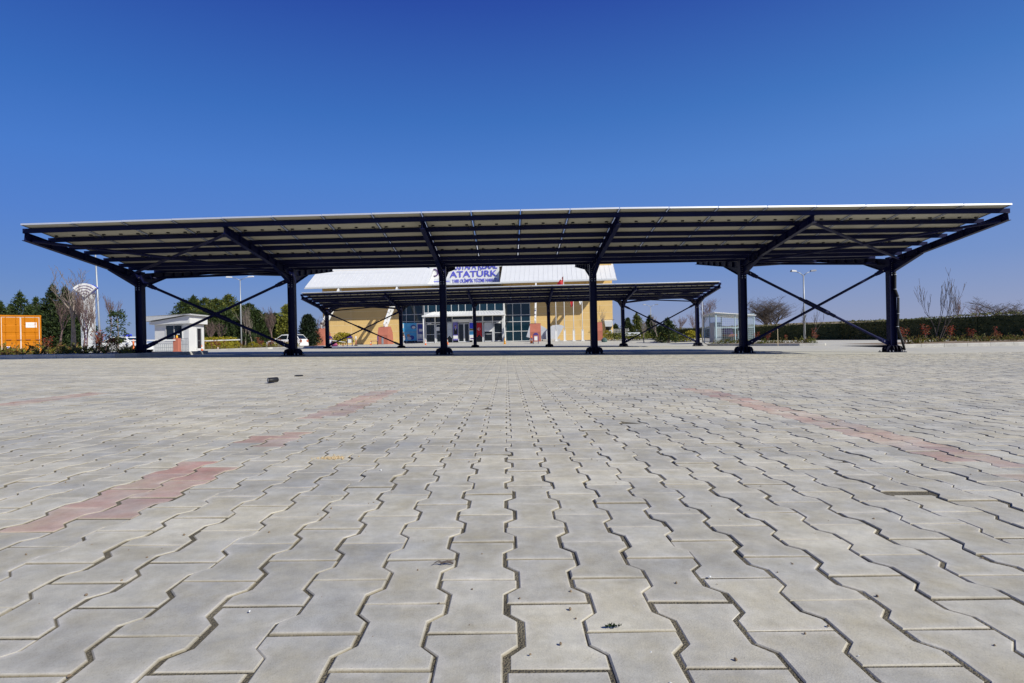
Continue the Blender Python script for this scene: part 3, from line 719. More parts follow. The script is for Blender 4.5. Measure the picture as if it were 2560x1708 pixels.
kerb_bed('k',[(a.x,36.6,0),(gp(1880,34).x,32.0,0),(gp(1980,31).x,30.2,0),(b2.x-.3,30.0,0),(b2.x,30.4,0),(b2.x+.3,33,0)],.12,.14,[(a.x,36.8),(gp(1880,34).x,32.2),(gp(1980,31).x,30.4),(b2.x-.2,30.3),(b2.x+.15,33),(a.x+4,40)],'')
a=gp(2255,22.3)
kerb_bed('k',[(a.x,22.5,0),(30,22.0,0)],.13,.14,[(a.x,22.7),(30,22.2),(32,28),(a.x+1,28)],'')
a=gp(1655,33);
kerb_bed('k',[(gp(1745,44).x,44,0),(gp(1800,44).x,43.5,0),(gp(1830,42).x,42,0)],.12,.14,None,'')
# left-of-building kerb
kerb_bed('k',[(gp(680,39.5).x,39.6,0),(gp(790,39.5).x,39.0,0),(gp(800,40).x,41,0)],.12,.14,None,'')
# ------------------------------------------------------------------ container
def container():
    g=pt(53,880,44); W=2.44; H=2.9; L=6.0; zb=.25
    t=thing('shipping_container',(g.x,44,zb),'orange shipping container with closed doors at the left edge','container',rz=.74)
    b=MB()
    for k in range(24): 
        y=.12+k*(L-.3)/24; 
        for sx in (-1,1): b.box((sx*(W/2-.05)-.02,y,.15),(sx*(W/2-.05)+.02,y+.14,H-.12)); 
    b.box((-W/2+.06,.08,.1),(W/2-.06,L-.05,H-.06)); b.build('body',M['orange'],t)
    f=MB()
    for x in (-W/2,W/2-.1):
        for y in (0,L-.1): f.box((x,y,0),(x+.1,y+.1,H))
    for z in (0,H-.12):
        f.box((-W/2+.1,0,z),(W/2-.1,.1,z+.12)); f.box((-W/2,.1,z),(-W/2+.08,L-.1,z+.12)); f.box((W/2-.08,.1,z),(W/2,L-.1,z+.12))
    for x in (-W/2-.01,W/2-.15):
        for z in (-.01,H-.11): f.box((x,-.01,z),(x+.16,.15,z+.12))
    f.build('frame',M['orange'],t)
    for sx in (-1,1):
        d=MB(); x0,x1=(-W/2+.11,-.01) if sx<0 else (.01,W/2-.11)
        d.box((x0,.03,.13),(x1,.07,H-.14))
        for z0,z1 in ((.25,.72),(.92,1.35),(1.55,2.15)): 
            d.add([(x0+.06,.03,z0),(x1-.06,.03,z0),(x1-.06,.03,z1),(x0+.06,.03,z1),(x0+.08,.005,z0+.06),(x1-.08,.005,z0+.06),(x1-.08,.005,z1-.06),(x0+.08,.005,z1-.06)],[(4,5,6,7),(0,1,5,4),(1,2,6,5),(2,3,7,6),(3,0,4,7)])
        dr=d.build('door',M['orange'],t)
        g_=MB(); 
        g_.box((x0-.0,.018,.13),(x0+.025,.028,H-.14)); g_.box((x1-.025,.018,.13),(x1,.028,H-.14)); g_.box((x0+.03,.018,H-.17),(x1-.03,.028,H-.15)); g_.build('seal',M['white'],dr)
        for x in (x0+.25*1.0,x1-.25): 
            h=MB().tube([(x,-.02,.08),(x,-.02,H-.08)],.018,8)
            for z in (.2,.8,1.6,2.2): h.box((x-.05,-.03,z),(x+.05,.0,z+.06))
            lb=h.build('lock_bar',M['orange'],dr)
            MB().box((x,-.06,1.0),(x+.32,-.045,1.035)).build('handle',M['rust'],lb)
    s=MB().box((.30,-.012,H-.95),(.95,-.002,H-.55)).build('notice',M['white'],t)
    for k,z in enumerate((.1,.17,.24)): MB().box((.40,-.0135,H-.95+z),(.85,-.0125,H-.935+z)).build('printed_line',M['salmon'],s)
    s=MB().box((-.85,-.012,.35),(-.6,-.002,.52)).build('number_plate',M['white'],t)
    MB().box((-.82,-.0135,.4),(-.72,-.0125,.48)).build('mark',M['blue'],s)
container()
# ------------------------------------------------------------------ pylon and mast
g=gp(222,38)
t=thing('pylon_sign',(g.x,38,g.z),'white pylon sign topped by a striped fan with a blue edge','sign',rz=.12)
top=pt(212,728,38).z-g.z
b=MB(); b.add([(-.32,-.2,0),(.32,-.2,0),(.32,.2,0),(-.32,.2,0),(-.36,-.2,top),(.36,-.2,top),(.36,.2,top),(-.36,.2,top)],[(0,3,2,1),(4,5,6,7),(0,1,5,4),(1,2,6,5),(2,3,7,6),(3,0,4,7)])
b.build('body',M['lgrey'],t)
fan=[(0,-.9)]+[(.92*math.sin(a),-.9+.92*math.cos(a)) for a in [(-.85+1.7*k/16) for k in range(17)]]
cz=top+.45; fo=MB().prism(fan[::-1],(0.05,-.42,cz),(1,0,0),(0,0,1),(0,1,0),.14).build('fan',M['white'],t)
MB().prism([(x*1.02,z+.015) for x,z in fan[::-1]],(0.03,-.275,cz),(1,0,0),(0,0,1),(0,1,0),.2).build('fan_back',M['blue'],t)
for r in (.24,.42,.60,.76):
    MB().tube([(0.05+r*math.sin(a),-.425,cz-.9+r*math.cos(a)) for a in [(-.8+1.6*k/12) for k in range(13)]],.02,5).build('arc_stripe',M['dpurple'],t)
put_text('DOĞALGAZ','lettering',M['dpurple'],t,(-.10,-.205,top*.42),2.3,.22,.01,.01,u=(0,0,-1),w=(1,0,0))
g=gp(252,45); t=thing('light_mast',g,'tall pale mast rising behind the canopy beside the pylon','mast')
MB().tube([(0,0,0),(-.1,0,3),(-.3,0,9.5)],[.085,.07,.045],10).build('pole',M['grey'],t,True)
MB().bevbox((-.18,-.18,0),(.18,.18,.3),.03).build('base',M['concrete'],t)
MB().bar((-.9,0,9.5),(.3,0,9.5),.07,.07).bevbox((-1.2,-.12,9.44),(-.8,.12,9.56),.03).build('lamp_head',M['grey'],t)
# ------------------------------------------------------------------ lamps
def lamp(px,pytop,D,armw,label,m='grey',m2='dframe',rz=0):
    g=gp(px,D); H=pt(px,pytop,D).z-g.z; t=thing('street_lamp',g,label,'street lamp','double arm street lamps',rz=rz)
    MB().tube([(0,0,0),(0,0,H*.5),(0,0,H-.25)],[.07,.055,.04],8).build('pole',M[m],t,True)
    for sx in (-1,1):
        a=MB().tube([(0,0,H-.3),(sx*armw*.25,0,H-.13),(sx*armw*.6,0,H-.02)],[.03,.025,.02],6).build('arm',M[m],t,True)
        h=MB().add([(sx*armw*.55,-.09,H-.04),(sx*armw*.55,.09,H-.04),(sx*armw,.13,H-.02),(sx*armw*1.05,0,H-.0),(sx*armw,-.13,H-.02),(sx*armw*.6,-.06,H+.06),(sx*armw*.6,.06,H+.06),(sx*armw*.95,.08,H+.09),(sx*armw*.95,-.08,H+.09)],
           [(0,1,2,3,4),(5,8,7,6),(0,4,8,5),(4,3,8),(3,7,8),(3,2,7),(2,1,6,7),(1,0,5,6)]).build('lamp_head',M[m2],t)
lamp(604,693,52,1.25,'white double arm street lamp above the conifers by the gatehouse','grey','lgrey')
lamp(2012,678,36,.8,'double arm street lamp in the kerbed island before the hedge')
lamp(1628,762,75,1.0,'small distant double arm street lamp over the right garden')
lamp(1757,733,56,1.1,'street lamp half hidden behind the end of the farther canopy')
# ------------------------------------------------------------------ gatehouse
def gatehouse():
    c=gp(473,42); th=math.radians(22)
    # local x runs left along the window face, y runs right/back along the side face
    t=thing('gatehouse',(c.x,42,c.z-.03),'small white gatehouse with a mono pitch roof and dark window','building',rz=0)
    ux=gp(388,43.0)-c; uy=gp(511,44.4)-c; ux.z=uy.z=0; A=ux.length; Bd=uy.length; ux.normalize(); uy.normalize()
    def q(a,b,z): return tuple(ux*a+uy*b+Vector((0,0,z)))
    H=2.12
    m=MB(); 
    def pr(mb,a0,a1,b0,b1,z0,z1,mi=0,z1b=None,z0b=None):
        zz=z1 if z1b is None else z1b
        mb.add([q(a0,b0,z0),q(a1,b0,z0),q(a1,b1,z0),q(a0,b1,z0),q(a0,b0,z1),q(a1,b0,zz),q(a1,b1,zz),q(a0,b1,z1)],[(0,1,2,3),(7,6,5,4),(0,4,5,1),(1,5,6,2),(2,6,7,3),(3,7,4,0)],mi)
    pr(m,0,A,0,Bd,0,H); pr(m,-.25,A+.35,-.25,Bd+.2,H-.03,H+.55,0,H+.14)
    m.build('wall',M['white'],t)
    m=MB(); pr(m,-.45,A+.65,-.45,Bd+.4,H+.56,H+.63,0,H+.20); 
    o=m.build('roof',M['lgrey'],t)
    m=MB()
    for k in range(14): pr(m,-.47+0*k,A+.66,-.42+k*.24,-.36+k*.24,H+.60,H+.665,0,H+.235)
    m.build('roof_rib',M['concrete'],o)
    w_=MB(); pr(w_,.62,2.12,-.02,.0,.95,1.98); w_=w_.build('window',M['dglass'],t)
    m=MB(); 
    for a0,a1 in ((.56,.62),(2.12,2.18),(1.34,1.38)): pr(m,a0,a1,-.05,-.0,.9,2.03)
    pr(m,.62,2.12,-.05,0,.9,.95); pr(m,.62,2.12,-.05,0,1.98,2.03); m.build('frame',M['white'],w_)
    m=MB(); pr(m,.85,1.1,-.04,-.022,1.28,1.36); m.build('notice',M['white'],w_)
    d=MB(); d.add([q(-.01,Bd*.5,.25),q(-.01,Bd*.78,.25),q(-.01,Bd*.78,1.75),q(-.01,Bd*.5,1.75)],[(0,1,2,3)]); d=d.build('window',M['dglass'],t)
    m=MB(); 
    for b0,b1,z0,z1 in ((Bd*.5-.08,Bd*.5,.2,1.85),(Bd*.78,Bd*.78+.08,.2,1.85),(Bd*.5,Bd*.78,1.75,1.85)): pr(m,-.06,0,b0,b1,z0,z1)
    m.build('frame',M['lgrey'],d)
gatehouse()
# booth railing, barrier, etc
def railing(px0,px1,D,h,label,n=9,m='grey'):
    a=gp(px0,D); b=gp(px1,D); t=thing('railing',a,label,'railing'); d=b-a; d.z=0; f=MB()
    for z in (.12,h*.55,h): f.bar((0,0,z),d+Vector((0,0,z)),.035)
    f.build('rail',M[m],t)
    for k in range(n): 
        p=d*(k/(n-1)); MB().bar((p.x,p.y,0),(p.x,p.y,h),.025).build('baluster',M[m],t)
railing(453,471,40.5,.95,'short grey metal railing between the barrier box and gatehouse',6)
railing(388,440,40.8,.62,'low wire railing in front of the gatehouse window',12)
t=tag(MB().box((-.9,0,0),(.75,.12,.58)).build('low_wall',M['lgrey']),'low pale grey wall panel beneath the gatehouse window','wall'); t.location=gp(415,41.3)
def barrier(px,D,L,label,sx):
    g=gp(px,D); t=thing('barrier_gate',g,label,'barrier')
    MB().bevbox((-.2,-.16,0),(.2,.16,.95),.03).bevbox((-.23,-.19,0),(.23,.19,.06),.02).build('cabinet',M['salmon'],t)
    MB().lathe([(.07,.95),(.07,1.0),(.055,1.12),(.02,1.16)],10).build('beacon',M['yellowp'],t,True)
    a=MB().bar((0,-.2,.82),(sx*L,-.2,.86),.05,.09).build('boom_arm',M['white'],t)
barrier(443,39.5,4.0,'salmon barrier box with orange beacon and boom across the entrance lane',-1)
barrier(500,47,3.4,'second barrier with white boom beside the yellow bushes',1)
# cones, delineators
def cone_proto(m):
    t=thing('traffic_cone',(0,0,-50),'x','traffic cone')
    MB().bevbox((-.17,-.17,0),(.17,.17,.035),.01).build('base',M[m],t)
    MB().lathe([(.13,.035),(.09,.25),(.052,.48),(.02,.72),(.012,.73)],14).build('cone',M[m],t,True)
    MB().lathe([(.092,.26),(.06,.48)],14).build('reflective_band',M['white' if m!='yellowp' else m],t,True); return t
K=cone_proto('orangep'); KY=cone_proto('yellowp')
CN=[(1064,60,'orange traffic cone left of the entrance posters',.7),(1118,62,'orange traffic cone in front of the grey pennant',1.1),(1329,63,'orange traffic cone against the third salmon pedestal',1.2),(927,64,'orange traffic cone beside the small bench',.65),(505,40,'orange traffic cone at the gatehouse corner',.62),(545,50,'orange traffic cone among the flower bed plants, left one',.55),(602,50,'orange traffic cone among the flower bed plants, right one',.55)]
for i,(px,D,l,s) in enumerate(CN):
    g=gp(px,D)
    if i==0: K.location=g; K.scale=(s,)*3; K['label']=l; K['group']='orange traffic cones'
    else: dup(K,g,0,l,s,'orange traffic cones')
KY.location=gp(1262,61.5); KY.scale=(.95,)*3; KY['label']='mustard yellow traffic cone right of the entrance porch'
def post(px,D,h,label,m='orangep'):
    g=gp(px,D); t=thing('marker_post',g,label,'marker post')
    MB().lathe([(.2,0),(.2,.05),(.05,.08)],14).build('base',M['black'],t); MB().lathe([(.05,.06),(.05,h*.6)],10).build('post',M[m],t,True); MB().lathe([(.06,h*.6),(.06,h*.95),(.03,h)],10).build('sleeve',M['white' if m!='orangep' or px>500 else m],t,True)
post(334,42,1.0,'orange marker post in front of the white sedan'); post(890,58,1.0,'pink and white marker post on a black foot before the ochre wall','salmon')
# ------------------------------------------------------------------ cars
def car(name,loc,rz,L,W,H,belt,cab,label,cat,group,suv=False):
    """local: x forward; cab=(rear_base,rear_top,front_top,front_base) as fraction of length from rear"""
    t=thing(name,loc,label,cat,group,rz); h=W/2
    top=[(-.5,.50),(-.49,belt-.12),(-.47,belt-.02),(cab[0]-.5,belt),(cab[3]-.5,belt-.02),(.30,belt-.06),(.43,belt-.13),(.485,belt-.28),(.5,.45)]
    b=MB(); n=len(top); rings=[]
    xs_=[x*L for x,z in top]; zs_=[z for x,z in top]; wf=[.80,.9,.94,1,1,.98,.93,.86,.78]
    vs=[];k=7
    for x,z,f in zip(xs_,zs_,wf):
        w_=h*f; zb=.24
        vs+=[(x,-w_*.92,zb),(x,-w_,zb+.12),(x,-w_,(zb+z)/2+.06),(x,-w_*.93,z),(x,w_*.93,z),(x,w_,(zb+z)/2+.06),(x,w_,zb+.12),(x,w_*.92,zb)][:8]
    k=8; fs=[]
    for i in range(n-1):
        for j in range(k): fs.append((i*k+j,i*k+(j+1)%k,(i+1)*k+(j+1)%k,(i+1)*k+j))
    fs+=[tuple(range(k-1,-1,-1)),tuple(range((n-1)*k,n*k))]
    b.add(vs,fs); 
    # cabin
    x0,x1,x2,x3=[(c-.5)*L for c in cab]; a=h*.90; c_=h*.70
    b.add([(x0,-a,belt-.03),(x3,-a,belt-.05),(x3,a,belt-.05),(x0,a,belt-.03),(x1,-c_,H-.04),(x2,-c_,H-.03),(x2,c_,H-.03),(x1,c_,H-.04),((x1+x2)/2,-c_*.95,H),((x1+x2)/2,c_*.95,H)],
          [(0,1,5,8,4),(2,3,7,9,6),(1,2,6,5),(3,0,4,7),(4,8,9,7),(8,5,6,9)])
    body=b.build('body',M['carw'],t)
    for sy in (-1,1):
        def sp(x,f): # point on cabin side at height fraction f
            z=belt+.02+(H-.10-belt-.02)*f; yy=a+(c_-a)*((z-belt)/(H-belt)); return (x,sy*(yy+.006),z)
        xa,xb=x0+.14*(1 if not suv else .6),x3-.16; ta,tb=x1+.06,x2-.05; mid=(xa+xb)/2-.05
        for q in ((xa,mid-.04,ta if True else 0,mid-.04),(mid+.04,xb,mid+.04,tb)):
            p=[sp(q[0],0),sp(q[1],0),sp(q[3],1),sp(q[2],1)]
            MB().add(p,[(0,1,2,3) if sy<0 else (3,2,1,0)]).build('window',M['dglass'],t)
        for x in (mid-.55,mid+.5): MB().box((x-.1,sy*h*.985-.012,belt-.16),(x+.1,sy*h*.985+.012,belt-.13)).build('door_handle',M['black'],t)
        MB().bevbox((x3-.3,sy*(h*.98)-.0 if sy>0 else -h*.98-.16,belt+.0),(x3-.16,sy*(h*.98)+.16 if sy>0 else -h*.98,belt+.12),.02).build('mirror',M['carw'],t)
        MB().box((L*.46,sy*h*.6-.16,belt-.36),(L*.485+.03,sy*h*.6+.16,belt-.22)).build('headlight',M['lgrey'],t)
        MB().box((-L*.5-.012,sy*h*.66-.14,belt-.30),(-L*.5+.06,sy*h*.66+.14,belt-.06)).build('tail_light',M['salmon' if suv else 'red'],t)
    off=.008
    e=Vector((x3-x2,0,belt-.05-H+.03)); nn=Vector((-e.z,0,e.x)).normalized()*off
    MB().add([Vector((x3-.05,-a*.88,belt-.0))+nn,Vector((x3-.05,a*.88,belt-.0))+nn,Vector((x2+.04,c_*.9,H-.07))+nn,Vector((x2+.04,-c_*.9,H-.07))+nn],[(0,1,2,3)]).build('windscreen',M['glass'],t)
    e=Vector((x0-x1,0,belt-H)); nn=Vector((e.z,0,-e.x)).normalized()*off
    if nn.x>0: nn=-nn
    MB().add([Vector((x0+.04,-a*.88,belt+.03))+nn,Vector((x0+.04,a*.88,belt+.03))+nn,Vector((x1-.03,c_*.9,H-.09))+nn,Vector((x1-.03,-c_*.9,H-.09))+nn],[(3,2,1,0)]).build('rear_window',M['dglass'],t)
    MB().bevbox((L*.47,-h*.85,.26),(L*.505,h*.85,.48),.02).build('bumper',M['carw'],t); MB().bevbox((-L*.508,-h*.85,.26),(-L*.47,h*.85,.50),.02).build('bumper',M['carw'],t)
    R=.31 if not suv else .35
    for x in (-L*.5+L*.2,L*.5-L*.19):
        for sy in (-1,1):
            n=20; p=[(R*1.15*math.cos(6.283*k/n),R*1.15*math.sin(6.283*k/n)+R) for k in range(n)]
            MB().prism(p,(x,sy*(h+.003)-.005,0),(1,0,0),(0,0,1),(0,1,0),.01).build('wheel_arch',M['black'],t)
            wh=MB(); wh.T=Matrix.Translation((x,sy*(h-.08),R))@Matrix.Rotation(math.pi/2,4,'X'); wh.lathe([(R*.6,-.1),(R*.95,-.1),(R,-.07),(R,.07),(R*.95,.1),(R*.6,.1)],24); wo=wh.build('wheel',M['tyre'],t,True)
            rm=MB(); rm.T=wh.T; rm.lathe([(R*.6,-.095),(R*.58,.095)],20)
            rm.build('rim',M['lgrey'],wo)
            sp_=MB(); sp_.T=wh.T
            for k in range(5):
                an=k*1.2566; sp_.prism([(R*.15*math.cos(an+.7),R*.15*math.sin(an+.7)),(R*.5*math.cos(an+.35),R*.5*math.sin(an+.35)),(R*.5*math.cos(an+.9),R*.5*math.sin(an+.9))],(0,0,-.1),(1,0,0),(0,1,0),(0,0,1),.2)
            sp_.build('rim_opening',M['black'],wo)
    return t
g=gp(320,50); cr=car('parked_sedan',(g.x,50,g.z-.02),math.radians(-12),4.5,1.72,1.42,.90,(.07,.25,.58,.76),'white sedan with a blue roof sign parked left of the first column','car','parked cars')
MB().bevbox((-.12,-.35,1.42),(.12,.35,1.62),.03).build('roof_sign',M['blue'],cr)
g=gp(718,60); cr=car('parked_off_roader',(g.x,60,g.z-.03),math.radians(180-14),4.1,1.7,1.46,.92,(.03,.13,.55,.74),'white off roader partly hidden by the second front column','car','parked cars',True)
for sy in (-1,1): MB().bar((-1.4,sy*.55,1.48),(.3,sy*.55,1.48),.03).build('roof_rail',M['black'],cr)
# ------------------------------------------------------------------ main building
TH=.085; BC=pt(1280,850,77); BZ=.30
BM=Matrix.Translation((BC.x,77,BZ))@Matrix.Rotation(-TH,4,'Z'); BI=BM.inverted(); 
def bl(px,py,off=0):
    o=BI@Vector((0,0,CZ)); d=BI.to_3x3()@ray(px,py); t=(-off-o.y)/d.y; return o+d*t
BLD=thing('swimming_hall',(BC.x,77,BZ),'ochre swimming hall with a white sloping roof and glazed entrance','building',rz=-TH)
uL=bl(808,840).x; uG0=bl(1003,800).x; uG1=bl(1326,800).x; uR=bl(1532,800).x; uv0=bl(1058,800).x; uv1=bl(1262,800).x
WH=7.25
m=MB(); m.box((uL,0,-.3),(uG0,.4,WH)); m.box((uG1,0,-.3),(uR,.4,WH)); m.box((uG0,.05,6.9),(uG1,.4,WH)); m.box((uR-3.5,.0,WH),(uR,.4,9.0)); m.box((uR-.4,.4,-.3),(uR,34,16.5)); m.box((uL,.4,-.3),(uL+.4,34,9)); m.box((uL+.4,33.6,-.3),(uR-.4,34,9)); 
m.box((uR-3.5,.42,9.0),(uR-.4,1.0,16.5))
wl=m.build('wall',M['beige'],BLD)
j=MB()
for k in range(1,12):
    z=k*.95-.2
    if z<6.9 or True:
        j.box((uL,-.012,z),(uG0-.1,-.001,z+.03)); j.box((uG1+.1,-.012,z),(uR,-.001,z+.03)) if z<WH-.1 else None
j.box((bl(877,780).x,-.011,.2),(bl(877,780).x+.03,-.002,WH-.2))
j.build('panel_joint',M['joint'],wl)
j=MB()
for px in (835,862,925,948,1390,1450,1500): 
    u=bl(px,800).x; z=random.choice((.75,1.7,2.65,3.6)); j.box((u,-.01,z+.03),(u+.02,-.001,z+.95))
j.build('panel_joint',M['rust'],wl)
# glazing blocks
def glazing(u0,u1,z0,z1,cols,rows,y,name='window',gm='glass'):
    w_=MB().box((u0,y,z0),(u1,y+.04,z1)).build(name,M[gm],BLD); f=MB(); t=.07
    for c in cols: f.box((c-t/2,y-.06,z0),(c+t/2,y-.002,z1))
    cs=[u0]+[c for c in cols]+[u1]
    for r in rows:
        cc=sorted(set(cols))
        for a,b in zip(cc[:-1],cc[1:]): f.box((a+t/2,y-.055,r-t/2),(b-t/2,y-.003,r+t/2))
    f.build('frame',M['lgrey'],w_); return w_
uu=lambda px,off=0: bl(px,800,off).x
zz=lambda py,px=1160,off=0: bl(px,py,off).z
zr=[zz(757,1035),zz(764.5,1035),zz(791,1035),zz(805.5,1035),.02,6.8]
glazing(uG0,uv0,0,6.9,[uG0+.04,uu(1016),uu(1036),uv0-.04],[.03,3.0,3.95,5.45,6.85],.05)
glazing(uv1,uG1,0,6.9,[uv1+.04,uu(1282),uu(1303),uG1-.04],[.03,1.35,2.65,3.55,5.1,6.85],.05)
MB().box((uG0,.9,0),(uG1,1.0,6.9)).build('interior_wall',M['dglass'],BLD)
# vestibule projecting 2.5 m
VO=2.4; v0=bl(1060,800,VO).x; v1=bl(1260,800,VO).x; zc=bl(1160,789,VO).z; zt=6.9
m=MB(); m.box((v0,-VO+.02,zc+.55),(v1,-VO+.06,zt)); vg=m.build('window',M['glass'],BLD)
f=MB(); cols=[v0+.04]+[bl(p,800,VO).x for p in (1071,1091,1111,1129,1147,1164,1182,1200,1218,1238)]+[v1-.04]
for c in cols: f.box((c-.035,-VO-.03,zc+.5),(c+.035,-VO+.018,zt))
f.box((v0,-VO-.03,zc+.45),(v1,-VO+.018,zc+.52)); 
f.box((v0-.02,-VO+.02,0),(v0+.1,0,zt)); f.box((v1-.1,-VO+.02,0),(v1+.02,0,zt))
f.build('frame',M['lgrey'],vg)
# porch roof: low pitched hip shape with ribs
PO=VO+2.0; p0=bl(1055,790,PO).x; p1=bl(1262,786,PO).x; ze=bl(1160,787,PO).z
m=MB(); m.add([(p0,-PO,ze),(p1,-PO,ze),(p1-.9,-VO-.03,ze+.55),(p0+.9,-VO-.03,ze+.55),(p0,-VO-.03,ze),(p1,-VO-.03,ze)],[(0,1,2,3),(0,3,4),(1,5,2)])
pr_=m.build('porch_roof',M['whitem'],BLD)
m=MB()
for k in range(1,26):
    u=p0+(p1-p0)*k/26; u2=p0+.9+(p1-p0-1.8)*k/26; m.bar((u,-PO,ze+.02),(u2,-VO-.03,ze+.57),.05,.04)
m.build('roof_rib',M['white'],pr_)
m=MB(); m.box((p0,-PO-.12,ze-.16),(p1,-PO-.003,ze+.03)); m.box((p0+.02,-PO,ze-.15),(p1-.02,-VO-.03,ze-.04)); m.build('gutter',M['white'],BLD)
for u in (p0+.12,p1-.12,): MB().tube([(u,-PO+.1,-.2),(u,-PO+.1,ze-.15)],.06,8).build('porch_post',M['white'],BLD,True)
# ground floor front of the vestibule
DO=VO
def fx(px): return bl(px,820,DO).x
def fzv(py,px=1160): return bl(px,py,DO).z
base=MB().box((v0,-DO+.3,0),(v1,-DO+.34,zc+.5)).build('lobby_glass',M['dglass'],BLD)
m=MB()
for px,wd in ((1062,.16),(1088,.14),(1114,.18),(1131,.12),(1182,.12),(1189,.12),(1207,.16),(1232,.14),(1257,.16)): m.box((fx(px)-wd/2,-DO-.03,0),(fx(px)+wd/2,-DO+.12,zc+.46))
m.box((v0,-DO-.025,2.62),(v1,-DO+.1,2.74)); m.box((v0,-DO-.02,zc+.3),(v1,-DO+.1,zc+.45)); m.build('door_frame',M['lgrey'],BLD)
m=MB(); m.box((fx(1133),-DO-.2,2.62),(fx(1182),-DO-.03,3.05)); m.build('door_header',M['white'],BLD)
def leaf_door(px0,px1,z1,gm='dglass',rail=None,name='door'):
    a,b=fx(px0),fx(px1); d=MB().box((a+.02,-DO+.13,.05),(b-.02,-DO+.17,z1)).build(name,M[gm],BLD); f=MB()
    f.box((a,-DO+.07,.03),(a+.09,-DO+.128,z1)); f.box((b-.09,-DO+.07,.03),(b,-DO+.128,z1)); f.box((a+.09,-DO+.07,z1-.09),(b-.09,-DO+.128,z1)); f.box((a+.09,-DO+.07,.03),(b-.09,-DO+.128,.14))
    if rail: f.box((a+.09,-DO+.05,rail),(b-.09,-DO+.12,rail+.05))
    f.build('frame',M['lgrey'],d); return d
leaf_door(1145,1160,2.5); leaf_door(1160,1173,2.5); leaf_door(1209,1231,2.3,'dglass',1.0); leaf_door(1234,1256,2.5,'dglass',1.15); leaf_door(1090,1113,2.5,'dglass',1.15); leaf_door(1064,1087,2.5,'dglass',1.1)
m=MB(); m.box((fx(1211),-DO-.06,1.55),(fx(1230),-DO+.04,2.55)); m.build('door_panel',M['lgrey'],BLD)
MB().box((fx(1211),-DO-.08,1.35),(fx(1230),-DO-.062,1.6)).build('door_notice',M['white'],BLD)
MB().box((fx(1090),-DO-.05,1.6),(fx(1099),-DO-.034,2.1)).build('door_notice',M['white'],BLD)
for px in (1074,1246): MB().bevbox((fx(px)-.25,-DO-.12,2.45),(fx(px)+.25,-DO-.03,2.62),.03).build('wall_lamp',M['white'],BLD)
# banners hung in the entrance
def pennant(px0,px1,py0,py1,m,name,label,cat,group=None):
    a=bl(px0,(py0+py1)/2,DO+.12); b=bl(px1,(py0+py1)/2,DO+.12); zt_=bl(px0,py0,DO+.12).z; zb=bl(px0,py1,DO+.12).z; w_=b.x-a.x
    loc=BM@Vector((a.x,a.y,0)); t=thing(name,loc,label,cat,group,rz=-TH)
    cl=MB().prism([(0,zt_),(0,zb),(w_/2,zb+.35),(w_,zb),(w_,zt_)],(0,0,0),(1,0,0),(0,0,1),(0,1,0),.02).build('cloth',M[m],t)
    MB().tube([(-.04,.0,zt_+.02),(w_+.04,.0,zt_+.02)],.025,6).build('rod',M['grey'],t); return t,w_,zt_,zb
t,w_,a_,b_=pennant(1117,1130,808,846,'slab','banner','pale grey swallow tailed banner left of the entrance doors','banner'); put_text('A A A','lettering',M['grey'],t,(w_/2,-.012,(a_+b_)/2+.1),w_*.5,.15,.004)
t,w_,a_,b_=pennant(1192,1204.5,807,843,'red','banner','red swallow tailed banner with white crescent and star by the doors','banner')
def crescent(t,c,R,y,mm):
    n=20; o=[(R*math.cos(a),R*math.sin(a)) for a in np.linspace(.45,5.83,n)]; i=[(R*.25+R*.8*math.cos(a),R*.8*math.sin(a)) for a in np.linspace(5.55,.73,n)]
    b=MB(); P=o+i; 
    for k in range(n-1): b.add([Vector((c[0]+p[0],y,c[1]+p[1])) for p in (o[k],o[k+1],i[n-2-k],i[n-1-k])],[(0,1,2,3)])
    b.build('crescent',mm,t)
    s=[]; 
    for k in range(10):
        r=(.42 if k%2==0 else .17)*R; a=math.pi+k*math.pi/5; s.append((c[0]+R*.72+r*math.cos(a),y,c[1]+r*math.sin(a)))
    MB().add(s+[(c[0]+R*.72,y,c[1])],[(k,(k+1)%10,10) for k in range(10)]).build('star',mm,t)
crescent(t,(w_*.45,(a_+b_)/2+.1),w_*.27,-.006,M['white'])
# posters
def poster(px0,px1,py0,py1,off,m,name,label,cat,th=.03):
    a=bl(px0,(py0+py1)/2,off); b=bl(px1,(py0+py1)/2,off); zt_=bl(px0,py0,off).z; zb=bl(px0,py1,off).z
    loc=BM@Vector((a.x,a.y,zb)); t=thing(name,loc,label,cat,None,rz=-TH); w_=b.x-a.x; h_=zt_-zb
    MB().box((0,0,0),(w_,th,h_)).build('sheet',M[m],t); return t,w_,h_
M['pblue']=mat('poster_blue',(.04,.32,.62),.5,0,.3,1.2,col2=(.12,.50,.80)); M['pdark']=mat('poster_navy',(.03,.05,.30),.5,0,.3,2); M['pviolet']=mat('poster_violet',(.16,.14,.42),.5,0,.2,1.5)
def disc(t,x,z,r,y,m,name='printed_shape',sx=1.0): MB().add([(x+r*sx*math.cos(a),y,z+r*math.sin(a)) for a in np.linspace(0,6.283,17)[:-1]],[tuple(range(16))]).build(name,M[m],t)
t,w_,h_=poster(1004,1042,808,853,.2,'pblue','poster_board','large blue swimming poster board left of the entrance','poster')
for i,(x,z,r,m_,sx) in enumerate(((.3,.55,.22,'skin',1),(.95,.75,.2,'skin',1.2),(1.65,1.9,.28,'pdark',1.4),(1.7,1.85,.18,'white',1.4),(1.4,.45,.3,'pdark',1.2),(.35,.3,.2,'white',1.1),(1.05,.35,.22,'slab',1.3))): disc(t,x,z,r,-.004-.002*i,m_,sx=sx)
MB().box((.02,-.006,h_-.7),(.3,-.003,h_-.1)).build('printed_shape',M['white'],t)
MB().box((.03,-.03,h_*.48),(w_,-.01,h_*.5)).build('rail',M['grey'],t)
